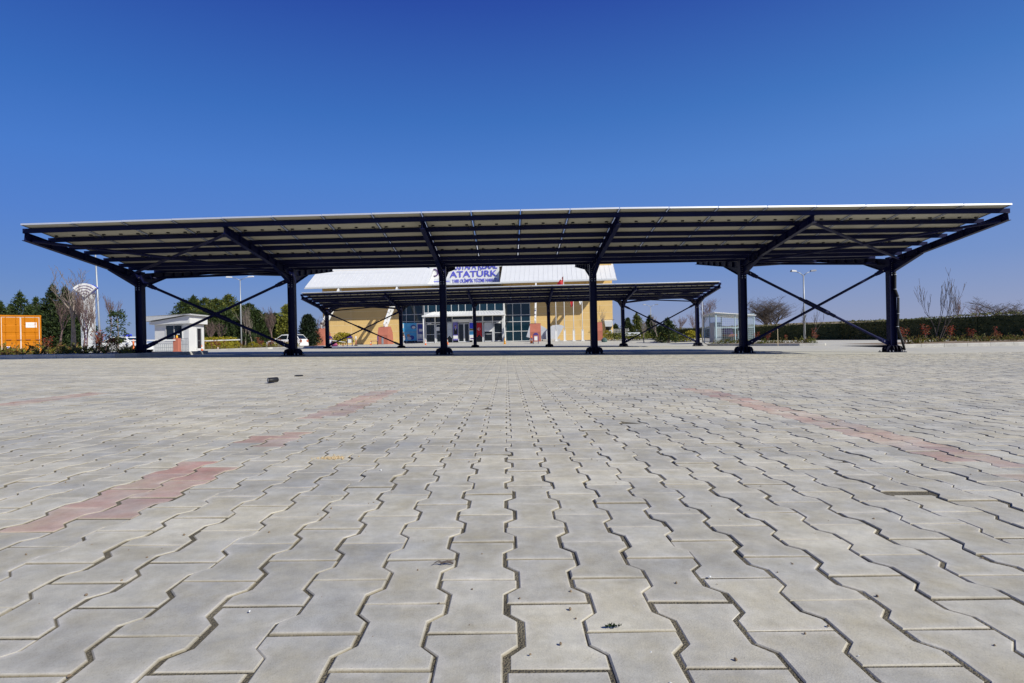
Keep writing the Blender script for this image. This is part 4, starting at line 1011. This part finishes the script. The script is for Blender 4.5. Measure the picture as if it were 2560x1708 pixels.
# open door with posters
t,w_,h_=poster(1042,1063,808,854,.75,'white','glass_door_leaf','open white framed door leaf with a blue notice beside the poster board','door')
MB().box((.12,-.006,.2),(w_-.12,-.002,h_-.15)).build('pane',M['pdark'],t); MB().box((.12,-.01,.35),(w_-.12,-.007,1.0)).build('notice',M['slab'],t); MB().box((.3,-.012,1.35),(w_-.3,-.0075,1.7)).build('notice',M['white'],t); disc(t,w_/2,.75,.2,-.014,'white'); MB().box((.1,-.03,h_*.45),(w_-.1,-.015,h_*.47)).build('handle',M['grey'],t)
t,w_,h_=poster(1133,1144.5,806,851,DO+.3,'pviolet','portrait_poster','violet portrait poster of a man in a dark suit left of the doors','poster')
MB().prism([(.08,.75),(w_-.06,.75),(w_-.08,1.45),(w_*.62,1.6),(w_*.38,1.6),(.1,1.45)],(0,-.004,0),(1,0,0),(0,0,1),(0,1,0),.003).build('printed_suit',M['shirt'],t)
disc(t,w_/2,1.78,.12,-.006,'skin','printed_face',.85); disc(t,w_/2,1.88,.12,-.0045,'hair','printed_hair',.95); MB().prism([(w_/2-.05,1.58),(w_/2,1.25),(w_/2+.05,1.58)],(0,-.007,0),(1,0,0),(0,0,1),(0,1,0),.002).build('printed_shirt',M['white'],t)
MB().box((0,-.005,.2),(w_,-.001,.6)).build('printed_band',M['white'],t)
t,w_,h_=poster(1173.5,1186,806,851,DO+.3,'white','roll_up_poster','blue and white poster just left of the second farther column','poster')
MB().box((.02,-.005,h_*.65),(w_-.02,-.001,h_*.97)).build('printed_band',M['blue'],t); MB().box((.02,-.005,h_*.55),(w_-.02,-.002,h_*.64)).build('printed_band',M['lime'],t); MB().box((.02,-.005,h_*.3),(w_-.02,-.001,h_*.5)).build('printed_band',M['pblue'],t); MB().box((.1,-.006,.15),(w_-.1,-.001,.3)).build('printed_band',M['dpurple'],t)
# step
m=MB(); m.box((bl(1045,850,3).x,-4.6,-.28),(bl(1330,850,3).x,-.0,-.0)); m.build('entrance_step',M['concrete'],BLD)
# big roof
OH=3.0; sl=.62; re=bl(763,718,OH); rr=bl(1541,700,OH); ze=re.z; x0,x1=re.x,rr.x; run=8.5
def rz(y): return ze+(y+OH)*sl
m=MB(); yb=run
nb0=bl(1071,700,OH-.6).x; nb1=bl(1251,700,OH-.6).x; ys=-OH+4.0
def slabp(a,b,y0,y1):
    P=[(a,y0,rz(y0)),(b,y0,rz(y0)),(b,y1,rz(y1)),(a,y1,rz(y1))]
    m.add(P+[(x,y,z-.25) for x,y,z in P],[(0,1,2,3),(7,6,5,4),(0,4,5,1),(1,5,6,2),(2,6,7,3),(3,7,4,0)])
slabp(x0,nb0,-OH,yb); slabp(nb1,x1,-OH,yb); slabp(nb0+.003,nb1-.003,ys+.5,yb); pass
for u in (nb0,nb1): m.add([(u,-OH,rz(-OH)-.2),(u,ys+.5,rz(-OH)-.2),(u,ys+.5,rz(ys+.5)-.01)],[(0,1,2)])
m.box((nb0+.003,-OH+.05,ze-.2),(nb1-.003,ys+.49,ze-.12))
m.add([(x0,yb,rz(yb)),(x1,yb,rz(yb)),(x1,yb+14,rz(yb)-5),(x0,yb+14,rz(yb)-5),(x0,yb,rz(yb)-6),(x1,yb,rz(yb)-6)],[(0,1,2,3),(0,3,4),(1,5,2)])
ro=m.build('roof',M['whitem'],BLD)
m=MB(); n=int((x1-x0)/.62)
for k in range(n+1):
    u=x0+(x1-x0)*k/n; y0=-OH if not nb0-.05<u<nb1+.05 else ys+.52
    m.bar((u,y0,rz(y0)+.02),(u,yb,rz(yb)+.02),.022,.012)
m.build('roof_rib',M['lgrey'],ro)
MB().box((x0-.05,-OH-.2,ze-.28),(x1+.05,-OH-.003,ze-.10)).build('gutter',M['lgrey'],ro)
m=MB(); m.box((uL,.0,WH+.003),(nb0-.02,.38,ze+1.5)); m.box((nb1+.02,.0,WH+.003),(uR-3.52,.38,ze+1.5)); m.box((nb0-.017,.0,WH+.003),(nb1+.017,.38,ze-.21)); m.build('upper_wall',M['beige'],BLD)
# sign on the roof
so_=-ys; a=bl(1074,690,so_); b=bl(1248,690,so_); zb=bl(1160,709,so_).z; zt_=bl(1160,650,so_).z
loc=BM@Vector((a.x,-so_,zb)); S=thing('roof_sign',loc,'large white sign with purple lettering standing on the roof edge','sign',None,rz=-TH); w_=b.x-a.x; h_=zt_-zb
MB().box((0,0,0),(w_,.3,h_)).build('board',M['white'],S); MB().box((-.06,-.03,-.1),(w_+.06,.38,-.003)).build('ledge',M['grey'],S)
def sx_(px): return bl(px,690,so_).x-a.x
def sz_(py,px=1180): return bl(px,py,so_).z-zb
cx=(sx_(1122)+sx_(1246))/2; ww=sx_(1246)-sx_(1124)
put_text('MUSTAFA KEMAL','lettering',M['purple'],S,(cx,-.04,sz_(673.5)),ww*.98,sz_(658)-sz_(673.5),.035,.010)
put_text('ATATÜRK','lettering',M['purple'],S,(cx,-.04,sz_(692.5)),ww*.97,sz_(674)-sz_(692.5),.035,.012)
put_text('YARI OLİMPİK YÜZME HAVUZU','lettering',M['purple'],S,((sx_(1130)+sx_(1247))/2,-.035,sz_(706)),sx_(1246.5)-sx_(1130),sz_(694.5)-sz_(706),.03,.008)
for px in (1087,1107):
    c=(sx_(px),sz_(682,1100)); R=.46
    MB().tube([(c[0]+R*math.cos(a),-.05,c[1]+R*math.sin(a)) for a in np.linspace(0,6.283,33)],.075,6).build('ring_emblem',M['dpurple'],S,True)
MB().box((sx_(1083),-.08,sz_(692,1090)),(sx_(1089),-.03,sz_(689,1090))).build('emblem_leaf',M['gn_m'],S)
MB().box((sx_(1076),-.04,sz_(707,1100)),(sx_(1127),-.002,sz_(697,1100))).build('name_strip',M['slab'],S)
put_text('YARI OLİMPİK','lettering',M['grey'],S,(sx_(1101),-.045,sz_(705,1100)),sx_(1122)-sx_(1080),.32,.004) if False else MB().box((sx_(1079),-.05,sz_(705,1100)),(sx_(1124),-.041,sz_(703,1100))).build('strip_line',M['purple'],S)
# pedestals and lattice legs (built in world through BM)
for i,(px,lab) in enumerate(((804,'salmon concrete pedestal at the far left of the hall front'),(962,'salmon concrete pedestal left of the blue poster board'),(1339,'salmon concrete pedestal right of the glazed entrance'),(1492,'salmon concrete pedestal behind the fourth front column'))):
    off=9.0; c=bl(px,850,off); wp=BM@Vector((c.x,-off,0)); gzv=gz(wp.x,wp.y)-.05
    t=thing('pedestal',(wp.x,wp.y,gzv),lab,'pedestal','salmon pedestals of the hall',rz=-TH)
    m=MB(); hw=.62; P=[(-.9,0),(-.9,1.15),(-.45,2.08),(.55,2.2),(1.3,1.5),(1.6,0)]
    m.prism(P[::-1],(-hw,0,0),(0,1,0),(0,0,1),(1,0,0),2*hw).build('block',M['salmon'],t)
    MB().box((-.12,-.915,.1),(.12,-.902,1.0)).build('drain_cover',M['grey'],t) if i==1 else None
    # leg: tapered plate girder with oval holes, in the y-z plane
    lt=thing('roof_strut',BM@Vector((c.x,-off,0)),['leftmost white roof strut with oval holes, on the far left pedestal','white roof strut with oval holes left of the blue poster board','white roof strut just right of the glazed entrance','rightmost white roof strut, half behind the fourth front column'][i],'roof strut','white roof struts',rz=-TH)
    z0=gzv-BZ+2.05; A=Vector((0,0,z0)); Bp=Vector((0,off-OH+.7,ze-.45)); d=(Bp-A); Lg=d.length; d.normalize(); nrm=Vector((0,-d.z,d.y))
    N=7; ang=[2*math.pi*k/16 for k in range(17)]; m=MB(); th_=.16
    for k in range(N):
        s0,s1=Lg*k/N,Lg*(k+1)/N; cxx=(s0+s1)/2; w0=.52+.14*k/N
        for q in range(16):
            def E(a,f): return (cxx+(s1-s0)*.36*math.cos(a),w0*.50*math.sin(a))
            def B(a):
                c_,s_=math.cos(a),math.sin(a); r=min((s1-s0)/2/max(abs(c_),1e-6),w0/max(abs(s_),1e-6)); return (cxx+r*c_,r*s_)
            m.prism([E(ang[q],0),B(ang[q]),B(ang[q+1]),E(ang[q+1],0)],A+Vector((-th_/2,0,0)),d,nrm,(1,0,0),th_)
    m.build('girder',M['white'],lt)
# flag poles
for i,(px,pt_,fl) in enumerate(((1391,722,None),(1412,682,'f'),(1435,735,'r'),(1457,738,'w'),(1374,725,'w2'))):
    off=10; c=bl(px,850,off); wp=BM@Vector((c.x,-off,0)); zg=gz(wp.x,wp.y); H=bl(px-2,pt_,off).z+BZ-zg
    t=thing('flagpole',(wp.x,wp.y,zg),['first white flagpole right of the third farther column, no flag showing','tallest white flagpole with its red flag above the farther canopy','white flagpole with a limp red flag at its head','white flagpole with a limp white flag, right of the red one','white flagpole hidden behind the fourth farther column'][i],'flagpole','flagpoles before the hall')
    MB().tube([(0,0,0),(0,0,H)],[.048,.03],8).build('pole',M['white'],t,True)
    m=MB()
    for sx in (-.12,.07): m.box((sx,-.08,0),(sx+.05,.08,1.35)); 
    m.box((-.07,-.06,0),(.07,.06,1.2)); m.box((-.2,-.14,0),(.2,.14,.08)); m.build('pole_base',M['white'],t)
    if fl:
        col_='red' if fl in 'fr' else 'white'; m=MB(); n=10
        if fl=='f':
            vs=[];
            for k in range(n+1):
                f=k/n; 
                for q in range(5): vs.append((-f*.75+.02*math.sin(f*9),.08*math.sin(f*7+q*.6),H-.35-q*.22*(1-.35*f)-f*.85+q*.0))
            fs=[(k*5+q,(k+1)*5+q,(k+1)*5+q+1,k*5+q+1) for k in range(n) for q in range(4)]
        else:
            vs=[]; hl=1.3 if fl=='r' else .9
            for k in range(n+1):
                z=H-.12-hl*k/n
                for q in range(5): vs.append((-.04-q*.07-.03*math.sin(k*.8+q),.06*math.sin(q*2.1+k*.5),z-q*.03))
            fs=[(k*5+q,(k+1)*5+q,(k+1)*5+q+1,k*5+q+1) for k in range(n) for q in range(4)]
        fo=m.add(vs,fs).build('flag',M[col_],t,True)
        if fl=='f': disc(t,-.28,H-.75,.12,-.12,'white','crescent')
# stone fan sculptures
for i,(px,off,R,fl,lab) in enumerate(((1338,6.0,2.0,0,'pale grey rounded stone slab behind the third pedestal'),(1372,6.4,2.15,1,'pale grey rounded stone slab leaning behind the third farther column'))):
    c=bl(px,850,off); wp=BM@Vector((c.x,-off,0)); zg=gz(wp.x,wp.y)
    P=[(0,0)]+[(R*math.cos(a),R*.92*math.sin(a)+.0) for a in np.linspace(.0,1.9,14)]+[(-R*.55,.35)]
    if fl: P=[(-.3,0),(1.0,0),(1.95,1.55),(1.55,1.72),(1.1,1.75),(.5,1.70),(0,1.4),(-.35,.9)]
    t=thing('stone_slab',(wp.x,wp.y,zg),lab,'stone slab','stone slabs by the hall',rz=-TH)
    MB().prism([(x,z+.2) for x,z in P][::-1],(0,0,0),(1,0,0),(0,0,1),(0,1,0),.35).build('slab',M['slab'],t); MB().box((-.7,-.2,0),(1.4,.6,.22)).build('plinth',M['concrete'],t)
# floodlight / vent hood at right corner
c=bl(1522,820,1.0); loc=BM@Vector((c.x,0,-BZ+.3)); t=thing('vent_hood',loc,'pale grey vent hood with dark underside on the right wall corner','vent hood',rz=-TH,s=.62); t.location.z+=.75
zb=1.0; MB().add([(-.9,-.05,2.9),(.9,-.05,2.9),(.9,-1.9,2.6),(-.9,-1.9,2.6),(-.7,-1.9,1.5),(.7,-1.9,1.5),(.5,-.05,.75),(-.5,-.05,.75)],[(0,1,2,3),(3,2,5,4),(1,0,7,6),(0,3,4,7),(2,1,6,5)]).build('hood',M['lgrey'],t)
MB().add([(-.68,-1.85,1.48),(.68,-1.85,1.48),(.48,-.06,.73),(-.48,-.06,.73)],[(0,1,2,3)]).build('grille',M['black'],t)
MB().bar((-1.3,-2.0,2.98),(1.1,-2.0,2.95),.06,.06).bar((-1.3,-2,2.98),(-1.3,0,2.98),.05).bar((1.1,-2,2.95),(1.1,0,2.95),.05).build('rail',M['black'],t)
MB().prism([(-.6,0),(.7,0),(.7,.75),(.1,.75)],(0,-1.9,0),(1,0,0),(0,0,1),(0,1,0),1.6).build('chute',M['slab'],t)
# info stands
def stand(px,D,h,label):
    g=gp(px,D); t=thing('info_stand',g,label,'sign','information stands'); r=.26
    P=[(-r,0,0),(-r,0,h-.3)]+[(r*math.cos(a),0,h-.3+r*math.sin(a)) for a in np.linspace(math.pi,0,9)]+[(r,0,h-.3),(r,0,0)]
    MB().tube(P,.035,6).build('frame',M['violet'],t,True); MB().prism([(r*.9*math.cos(a),h-.3+r*.9*math.sin(a)) for a in np.linspace(0,math.pi,9)][::-1],(0,-.02,0),(1,0,0),(0,0,1),(0,1,0),.04).build('header',M['violet'],t)
    MB().box((-r*.65,-.03,.35),(r*.65,.03,h-.42)).build('sheet',M['white'],t)
    m=MB(); 
    for sx in (-1,1): m.bar((sx*r,-.25,.02),(sx*r,.25,.02),.05,.04)
    m.build('foot',M['violet'],t)
stand(874.5,60,1.15,'purple framed information stand before the left ochre wall'); stand(1340,62.5,1.22,'purple framed information stand before the third pedestal'); stand(825,60,1.15,'purple framed information stand half behind the first farther column')
# bench and small table, toys
g=gp(936,66); t=thing('bench',g,'small dark bench beside the second pedestal','bench')
MB().box((-.45,-.2,.40),(.45,.2,.45)).build('seat',M['dpurple'],t); MB().box((.38,-.2,.48),(.44,.2,1.0)).build('backrest',M['dpurple'],t)
for x in (-.4,.34):
    for y in (-.18,.13): MB().box((x,y,0),(x+.05,y+.05,.40)).build('leg',M['black'],t)
g=gp(850,60); t=thing('table',g,'small white table with folded legs beside the pink ride','table')
MB().add([(-.75,-.3,.62),(.55,-.3,.42),(.55,.3,.42),(-.75,.3,.62),(-.75,-.3,.66),(.55,-.3,.46),(.55,.3,.46),(-.75,.3,.66)],[(0,3,2,1),(4,5,6,7),(0,1,5,4),(1,2,6,5),(2,3,7,6),(3,0,4,7)]).build('tabletop',M['white'],t)
for x,y in ((-.35,-.2),(-.35,.2),(.35,-.2),(.35,.2)): MB().bar((x,y,0),(x*.8,y,.45),.05).build('leg',M['rust'],t)
g=gp(836,59); t=thing('toy_ride',g,'pink and purple children ride at the foot of the first farther column','ride',s=.65)
m=MB(); m.T=Matrix.Translation((0,0,.32))@Matrix.Diagonal((1.3,.6,.7,1)); m.lathe([(.05,-.4),(.3,-.3),(.42,0),(.3,.3),(.05,.4)],12); m.build('body',M['pink'],t,True)
MB().bar((-.5,-.2,.05),(.6,-.2,.05),.08).bar((-.5,.2,.05),(.6,.2,.05),.08).build('runner',M['violet'],t); MB().tube([(-.45,0,.3),(-.5,0,.75),(-.35,0,.95)],.05,6).build('handle',M['violet'],t)
# garden lattice fence and purple-white bench
g0=gp(1533,76); g1=gp(1572,76); t=thing('lattice_fence',g0,'white lattice fence at the right corner of the hall','fence'); d=g1-g0; m=MB()
for k in range(12): p=d*k/11; m.bar((p.x,p.y,.2),(p.x,p.y,1.35),.03)
for z in (.2,.45,.7,.95,1.15,1.35): m.bar((0,0,z),(d.x,d.y,z),.03)
m.build('lattice',M['lgrey'],t)
for k in (0,1): p=d*k; MB().bar((p.x,p.y,0),(p.x,p.y,1.45),.07).build('post',M['lgrey'],t)
g=gp(1582,66); t=thing('garden_bench',g,'white and violet bench in the right garden','bench'); MB().box((-.9,-.2,.5),(.9,.2,.58)).build('seat',M['white'],t); MB().box((-.9,.2,.6),(.9,.25,.9)).build('backrest',M['slab'],t)
for x in (-.85,.78): MB().box((x,-.2,0),(x+.07,.2,.5)).build('leg',M['violet'],t)
g=gp(1511,64); random.seed(3); m=MB(); m.T=Matrix.Diagonal((.9,.7,.8,1)); m.lathe([(.3,0),(.38,.15),(.33,.4),(.2,.55),(.05,.62)],9); tag(m.build('painted_rock',mat('teal_rock',(.06,.11,.10),.8,0,.3,4)),'teal green boulder at the edge of the garden','rock').location=g
# person
def person():
    g=gp(1009.5,75); g.z=.30
    t=thing('person',(g.x,74.4,g.z),'standing person in black T shirt and pale jeans by the poster board','person',rz=math.radians(60))
    def skin(name,V,E,Rr,m,par,root=0):
        me=bpy.data.meshes.new(name); me.from_pydata(V,E,[]); me.materials.append(m); o=bpy.data.objects.new(name,me); COL.objects.link(o); o.parent=par
        md=o.modifiers.new('s','SKIN'); md.use_smooth_shade=True; 
        me.skin_vertices.new() if not me.skin_vertices else None
        sv=me.skin_vertices[0].data
        for i,r in enumerate(Rr): sv[i].radius=(r,r*.8) if isinstance(r,float) else r
        sv[root].use_root=True; o.modifiers.new('u','SUBSURF').levels=1; return o
    V=[(0,0,.93),(0,0,1.12),(0,.0,1.30),(0,.01,1.42),(0,.01,1.50),(0,.015,1.60),(0,.01,1.70),
       (.17,0,1.40),(.23,0,1.12),(.24,-.08,.88),(.245,-.11,.80),(-.17,0,1.40),(-.23,0,1.12),(-.24,-.06,.88),(-.245,-.09,.80),
       (.09,0,.88),(.10,-.01,.48),(.10,.02,.09),(.10,-.12,.04),(-.09,0,.88),(-.11,-.01,.48),(-.13,.03,.09),(-.13,-.11,.04)]
    E=[(0,1),(1,2),(2,3),(3,4),(4,5),(5,6),(3,7),(7,8),(8,9),(9,10),(3,11),(11,12),(12,13),(13,14),(0,15),(15,16),(16,17),(17,18),(0,19),(19,20),(20,21),(21,22)]
    Rr=[(.14,.10),(.125,.09),(.15,.10),(.10,.08),.052,(.075,.09),(.06,.07),.055,.042,.03,.035,.055,.042,.03,.035,.085,.06,.042,.04,.085,.06,.042,.04]
    body=skin('body',V,E,Rr,M['skin'],t)
    for sx in (1,-1):
        bx,by,bz=(.245*sx,-.11 if sx>0 else -.09,.80)
        for k in range(4):
            o=(k-1.5)*.02; MB().tube([(bx,by+o,bz-.02),(bx,by+o-.005,bz-.07),(bx-.012*sx,by+o-.01,bz-.105+abs(k-1.3)*.008)],[.009,.008,.006],6).build('finger',M['skin'],body,True)
        MB().tube([(bx,by-.03,bz+.02),(bx-.02*sx,by-.055,bz-.02),(bx-.025*sx,by-.06,bz-.05)],[.010,.009,.007],6).build('thumb',M['skin'],body,True)
    V2=[V[i] for i in (0,1,2,3,7,8,11,12)]; V2[5]=(.20,0,1.24); V2[7]=(-.20,0,1.24); V2[3]=(0,.01,1.40)
    skin('shirt',V2,[(0,1),(1,2),(2,3),(3,4),(4,5),(3,6),(6,7)],[(.155,.115),(.14,.105),(.165,.115),(.11,.09),.068,.06,.068,.06],M['shirt'],t)
    V3=[(0,0,.95)]+[V[i] for i in (15,16,17,19,20,21)]; skin('trousers',V3,[(0,1),(1,2),(2,3),(0,4),(4,5),(5,6)],[(.15,.11),.098,.072,.058,.098,.072,.058],M['jeans'],t)
    h=MB(); h.T=Matrix.Translation((0,.025,1.685))@Matrix.Diagonal((.95,1.12,.95,1)); h.lathe([(.085,-.06),(.096,0),(.085,.05),(.05,.085),(.01,.098)],14); h.build('hair',M['hair'],t,True)
    for sx in (-1,1):
        MB().box((sx*.03-.01,-.072,1.655),(sx*.03+.01,-.066,1.665)).build('eye',M['hair'],t); MB().bevbox((sx*.08-.008,-.0,1.62),(sx*.08+.008,.03,1.68),.004).build('ear',M['skin'],t)
        MB().bevbox((sx*.115-.045,-.19,0),(sx*.115+.045,.07,.08),.02).build('shoe',M['white'],t)
    MB().prism([(-.012,1.61),(.012,1.61),(.0,1.65)],(0,-.09,0),(1,0,0),(0,0,1),(0,1,0),.03).build('nose',M['skin'],t); MB().box((-.022,-.074,1.583),(.022,-.068,1.59)).build('mouth',M['salmon'],t)
person()
# ------------------------------------------------------------------ pale blue cage
def cage():
    D=46; c=gp(1791,D); T_=pt(1791,781,D).z-c.z
    t=thing('wire_cage',(c.x,D,c.z),'pale blue wire mesh cage with a white roof by the farther canopy','cage')
    ux=Vector((1,.02,0)); Wd=gp(1887,D).x-c.x; uy=Vector((-.05,1,0)); Dp=5.2; 
    uy=((gp(1757,D+6)-c)/6); uy.z=0; uy.normalize()
    def q(a,b,z): return ux*a+uy*b+Vector((0,0,z))
    H0=T_-.12
    posts=[(0,0),(Wd*.5,0),(Wd,0),(0,Dp*.5),(0,Dp),(Wd*.5,Dp),(Wd,Dp),(Wd,Dp*.5)]
    for a,b in posts: MB().bar(q(a,b,0),q(a,b,H0-.02*a),.10 if (a,b)==(0,0) else .065).build('post',M['lblue'],t)
    m=MB()
    for (p,r) in (((0,0),(Wd,0)),((0,0),(0,Dp)),((Wd,0),(Wd,Dp)),((0,Dp),(Wd,Dp))):
        for z in (.12,H0*.53,H0-.08): m.bar(q(*p,z),q(*r,z),.045,.05)
    m.build('rail',M['lblue'],t)
    for (p,r) in (((0,0),(Wd,0)),((0,0),(0,Dp)),((Wd,0),(Wd,Dp))):
        m=MB(); p3,r3=q(*p,0),q(*r,0); L=(r3-p3).length; n=int(L/.17)
        for k in range(1,n): e=p3.lerp(r3,k/n); m.bar(e+Vector((0,0,.12)),e+Vector((0,0,H0-.1)),.010)
        for k in range(1,14): m.bar(p3+Vector((0,0,.12+k*(H0-.2)/14)),r3+Vector((0,0,.12+k*(H0-.2)/14)),.010)
        m.build('mesh_panel',M['lblue'],t)
    m=MB(); a0,a1,b0,b1=-.15,Wd+.12,-.2,Dp+.3
    zs=lambda a,b: T_-.05-.055*a*1.6-.0*b
    P=[q(a0,b0,zs(a0,b0)),q(a1,b0,zs(a1,b0)),q(a1,b1,zs(a1,b1)-.05),q(a0,b1,zs(a0,b1)-.05)]
    m.add(P+[p+Vector((0,0,.05)) for p in P],[(3,2,1,0),(4,5,6,7),(0,1,5,4),(1,2,6,5),(2,3,7,6),(3,0,4,7)])
    r=m.build('roof',M['whitem'],t); m=MB()
    for k in range(24): a=a0+(a1-a0)*k/23; m.bar(q(a,b0,zs(a,b0)+.07),q(a,b1,zs(a,b1)+.02),.03,.03)
    m.build('roof_rib',M['white'],r)
    g=q(Wd*.45,1.9,0)+Vector((c.x,D,c.z)); s=thing('handcart',g,'rusty brown handcart stored inside the pale blue cage','cart')
    MB().bevbox((-.6,-.4,.55),(.6,.4,.75),.03).build('tray',M['rust'],s); MB().tube([(.6,0,.65),(.9,0,1.1),(.95,0,1.25)],.03,6).bar((.95,-.3,1.25),(.95,.3,1.25),.04).build('handle',M['black'],s); MB().bevbox((-.45,-.3,.76),(.3,.3,1.25),.05).build('load',M['dpurple'],s)
    for x in (-.4,.4):
        for y in (-.4,.4):
            wm=MB(); wm.T=Matrix.Translation((x,y,.27))@Matrix.Rotation(math.pi/2,4,'X'); wm.lathe([(.1,-.04),(.27,-.04),(.27,.04),(.1,.04)],14); wm.build('wheel',M['tyre'],s)
    g=q(.25,1.2,0)+Vector((c.x,D,c.z)); o=tag(MB().bevbox((-.35,-.5,0),(.3,.5,1.75),.04).build('steel_cabinet',M['grey']),'tall grey steel cabinet just inside the cage corner','cabinet'); o.location=g
cage()
# stake near the island
g=gp(1945,31); tag(MB().tube([(0,0,0),(0,0,.95)],.012,5).build('wooden_stake',M['joint']),'thin pale stake standing in the kerbed island','stake').location=g
# ------------------------------------------------------------------ litter on the paving
def onground(px,py):
    d=ray(px,py); t=10
    for _ in range(30):
        p=Vector((0,0,CZ))+d*t; t-= (p.z-gz(p.x,p.y))/d.z*1.0 if False else -((gz(p.x,p.y)-p.z)/d.z)
    return Vector((0,0,CZ))+d*t
g=onground(681,958)
t=thing('pipe_offcut',(g.x,g.y,g.z+.033),'short black pipe offcut lying open end forward on the paving','pipe',rz=1.05,s=.8)
m=MB(); n=18; vs=[]
for x,r in ((-.07,.033),(.07,.033),(.07,.026),(-.07,.026)):
    for k in range(n): a=6.283*k/n; vs.append((x+.02*math.cos(a)*(1 if x<0 else 0),r*1.2*math.cos(a),r*math.sin(a)))
fs=[(i*n+k,((i+1)%4)*n+k,((i+1)%4)*n+(k+1)%n,i*n+(k+1)%n) for i in range(4) for k in range(n)]
m.add(vs,fs).build('tube',[M['lgrey'],M['black']],t,True)
for k_,p_ in enumerate(t.children[0].data.polygons): p_.material_index=0 if k_//n==3 else 1
g=onground(747,941); tag(MB().lathe([(.05,0),(.055,.01),(.04,.016)],14).build('bottle_cap',M['black']),'flat black cap lying beyond the pipe offcut','cap').location=g
g=onground(1118,1414); random.seed(11); b=MB()
b.tube([(-.022,.0,.008),(.0,.005,.012),(.02,-.004,.008)],[.0032,.0038,.003],5)
for k in range(9):
    x=random.uniform(-.02,.015); a=random.uniform(-.5,.5)+(math.pi if k<6 else 0); L=random.uniform(.015,.04); b.tube([(x,0,.010),(x+L*.5*math.cos(a),L*.5*math.sin(a),.014),(x+L*math.cos(a),L*math.sin(a),.006+random.random()*.01)],[.0014,.001,.0006],4)
tag(b.build('twig',M['barkd']),'small brown twig lying on the pavers in the foreground','twig').location=g; bpy.data.objects['twig'].scale=(.6,.6,.6)
g=onground(1533,1572); b=MB(); random.seed(12)
leaves(b,[(random.gauss(0,.012),random.gauss(0,.004),.006+random.random()*.008) for k in range(26)],.012,(0,1),.55); tag(b.build('weed',[M['gn_m'],M['gn_d']]),'tiny green weed growing in a paver joint','weed'); bpy.data.objects['weed'].location=g; bpy.data.objects['weed'].scale=(.5,.5,.5)
g=onground(832,1146); b=MB(); random.seed(13)
for k in range(220):
    a=random.uniform(0,6.28); r=random.gauss(0,.5); x,y=.07*r*math.cos(a),.035*r*math.sin(a); s=random.uniform(.001,.003)
    b.lathe([(s,0),(s*1.1,s),(s*.4,s*1.8)],5,0,(x,y,0))
tag(b.build('sand_pile',mat('dry_sand',(.42,.32,.19),.95,0,.2,40)),'small spill of tan sand on the left foreground pavers','sand').location=g
b=MB(); random.seed(14)
for k in range(420):
    y=.7+7*random.random()**1.3; x=random.uniform(-1,1)*(y*.95+.3); s=random.uniform(.0008,.0030)*(1+y*.12); 
    b.T=Matrix.Translation((x,y,gz(x,y)))@Matrix.Rotation(random.uniform(0,6),4,'Z')@Matrix.Diagonal((1,random.uniform(.5,1),random.uniform(.4,.9),1)); b.lathe([(s*.7,0),(s,s*.6),(s*.5,s*1.5)],5,random.choice((0,0,0,0,0,0,1)))
b.T=Matrix(); tag(b.build('grit',[M['soil'],M['lgrey']]),'scattered grit and tiny stones over the foreground pavers','grit',kind='stuff')
print('objects',len(bpy.data.objects))
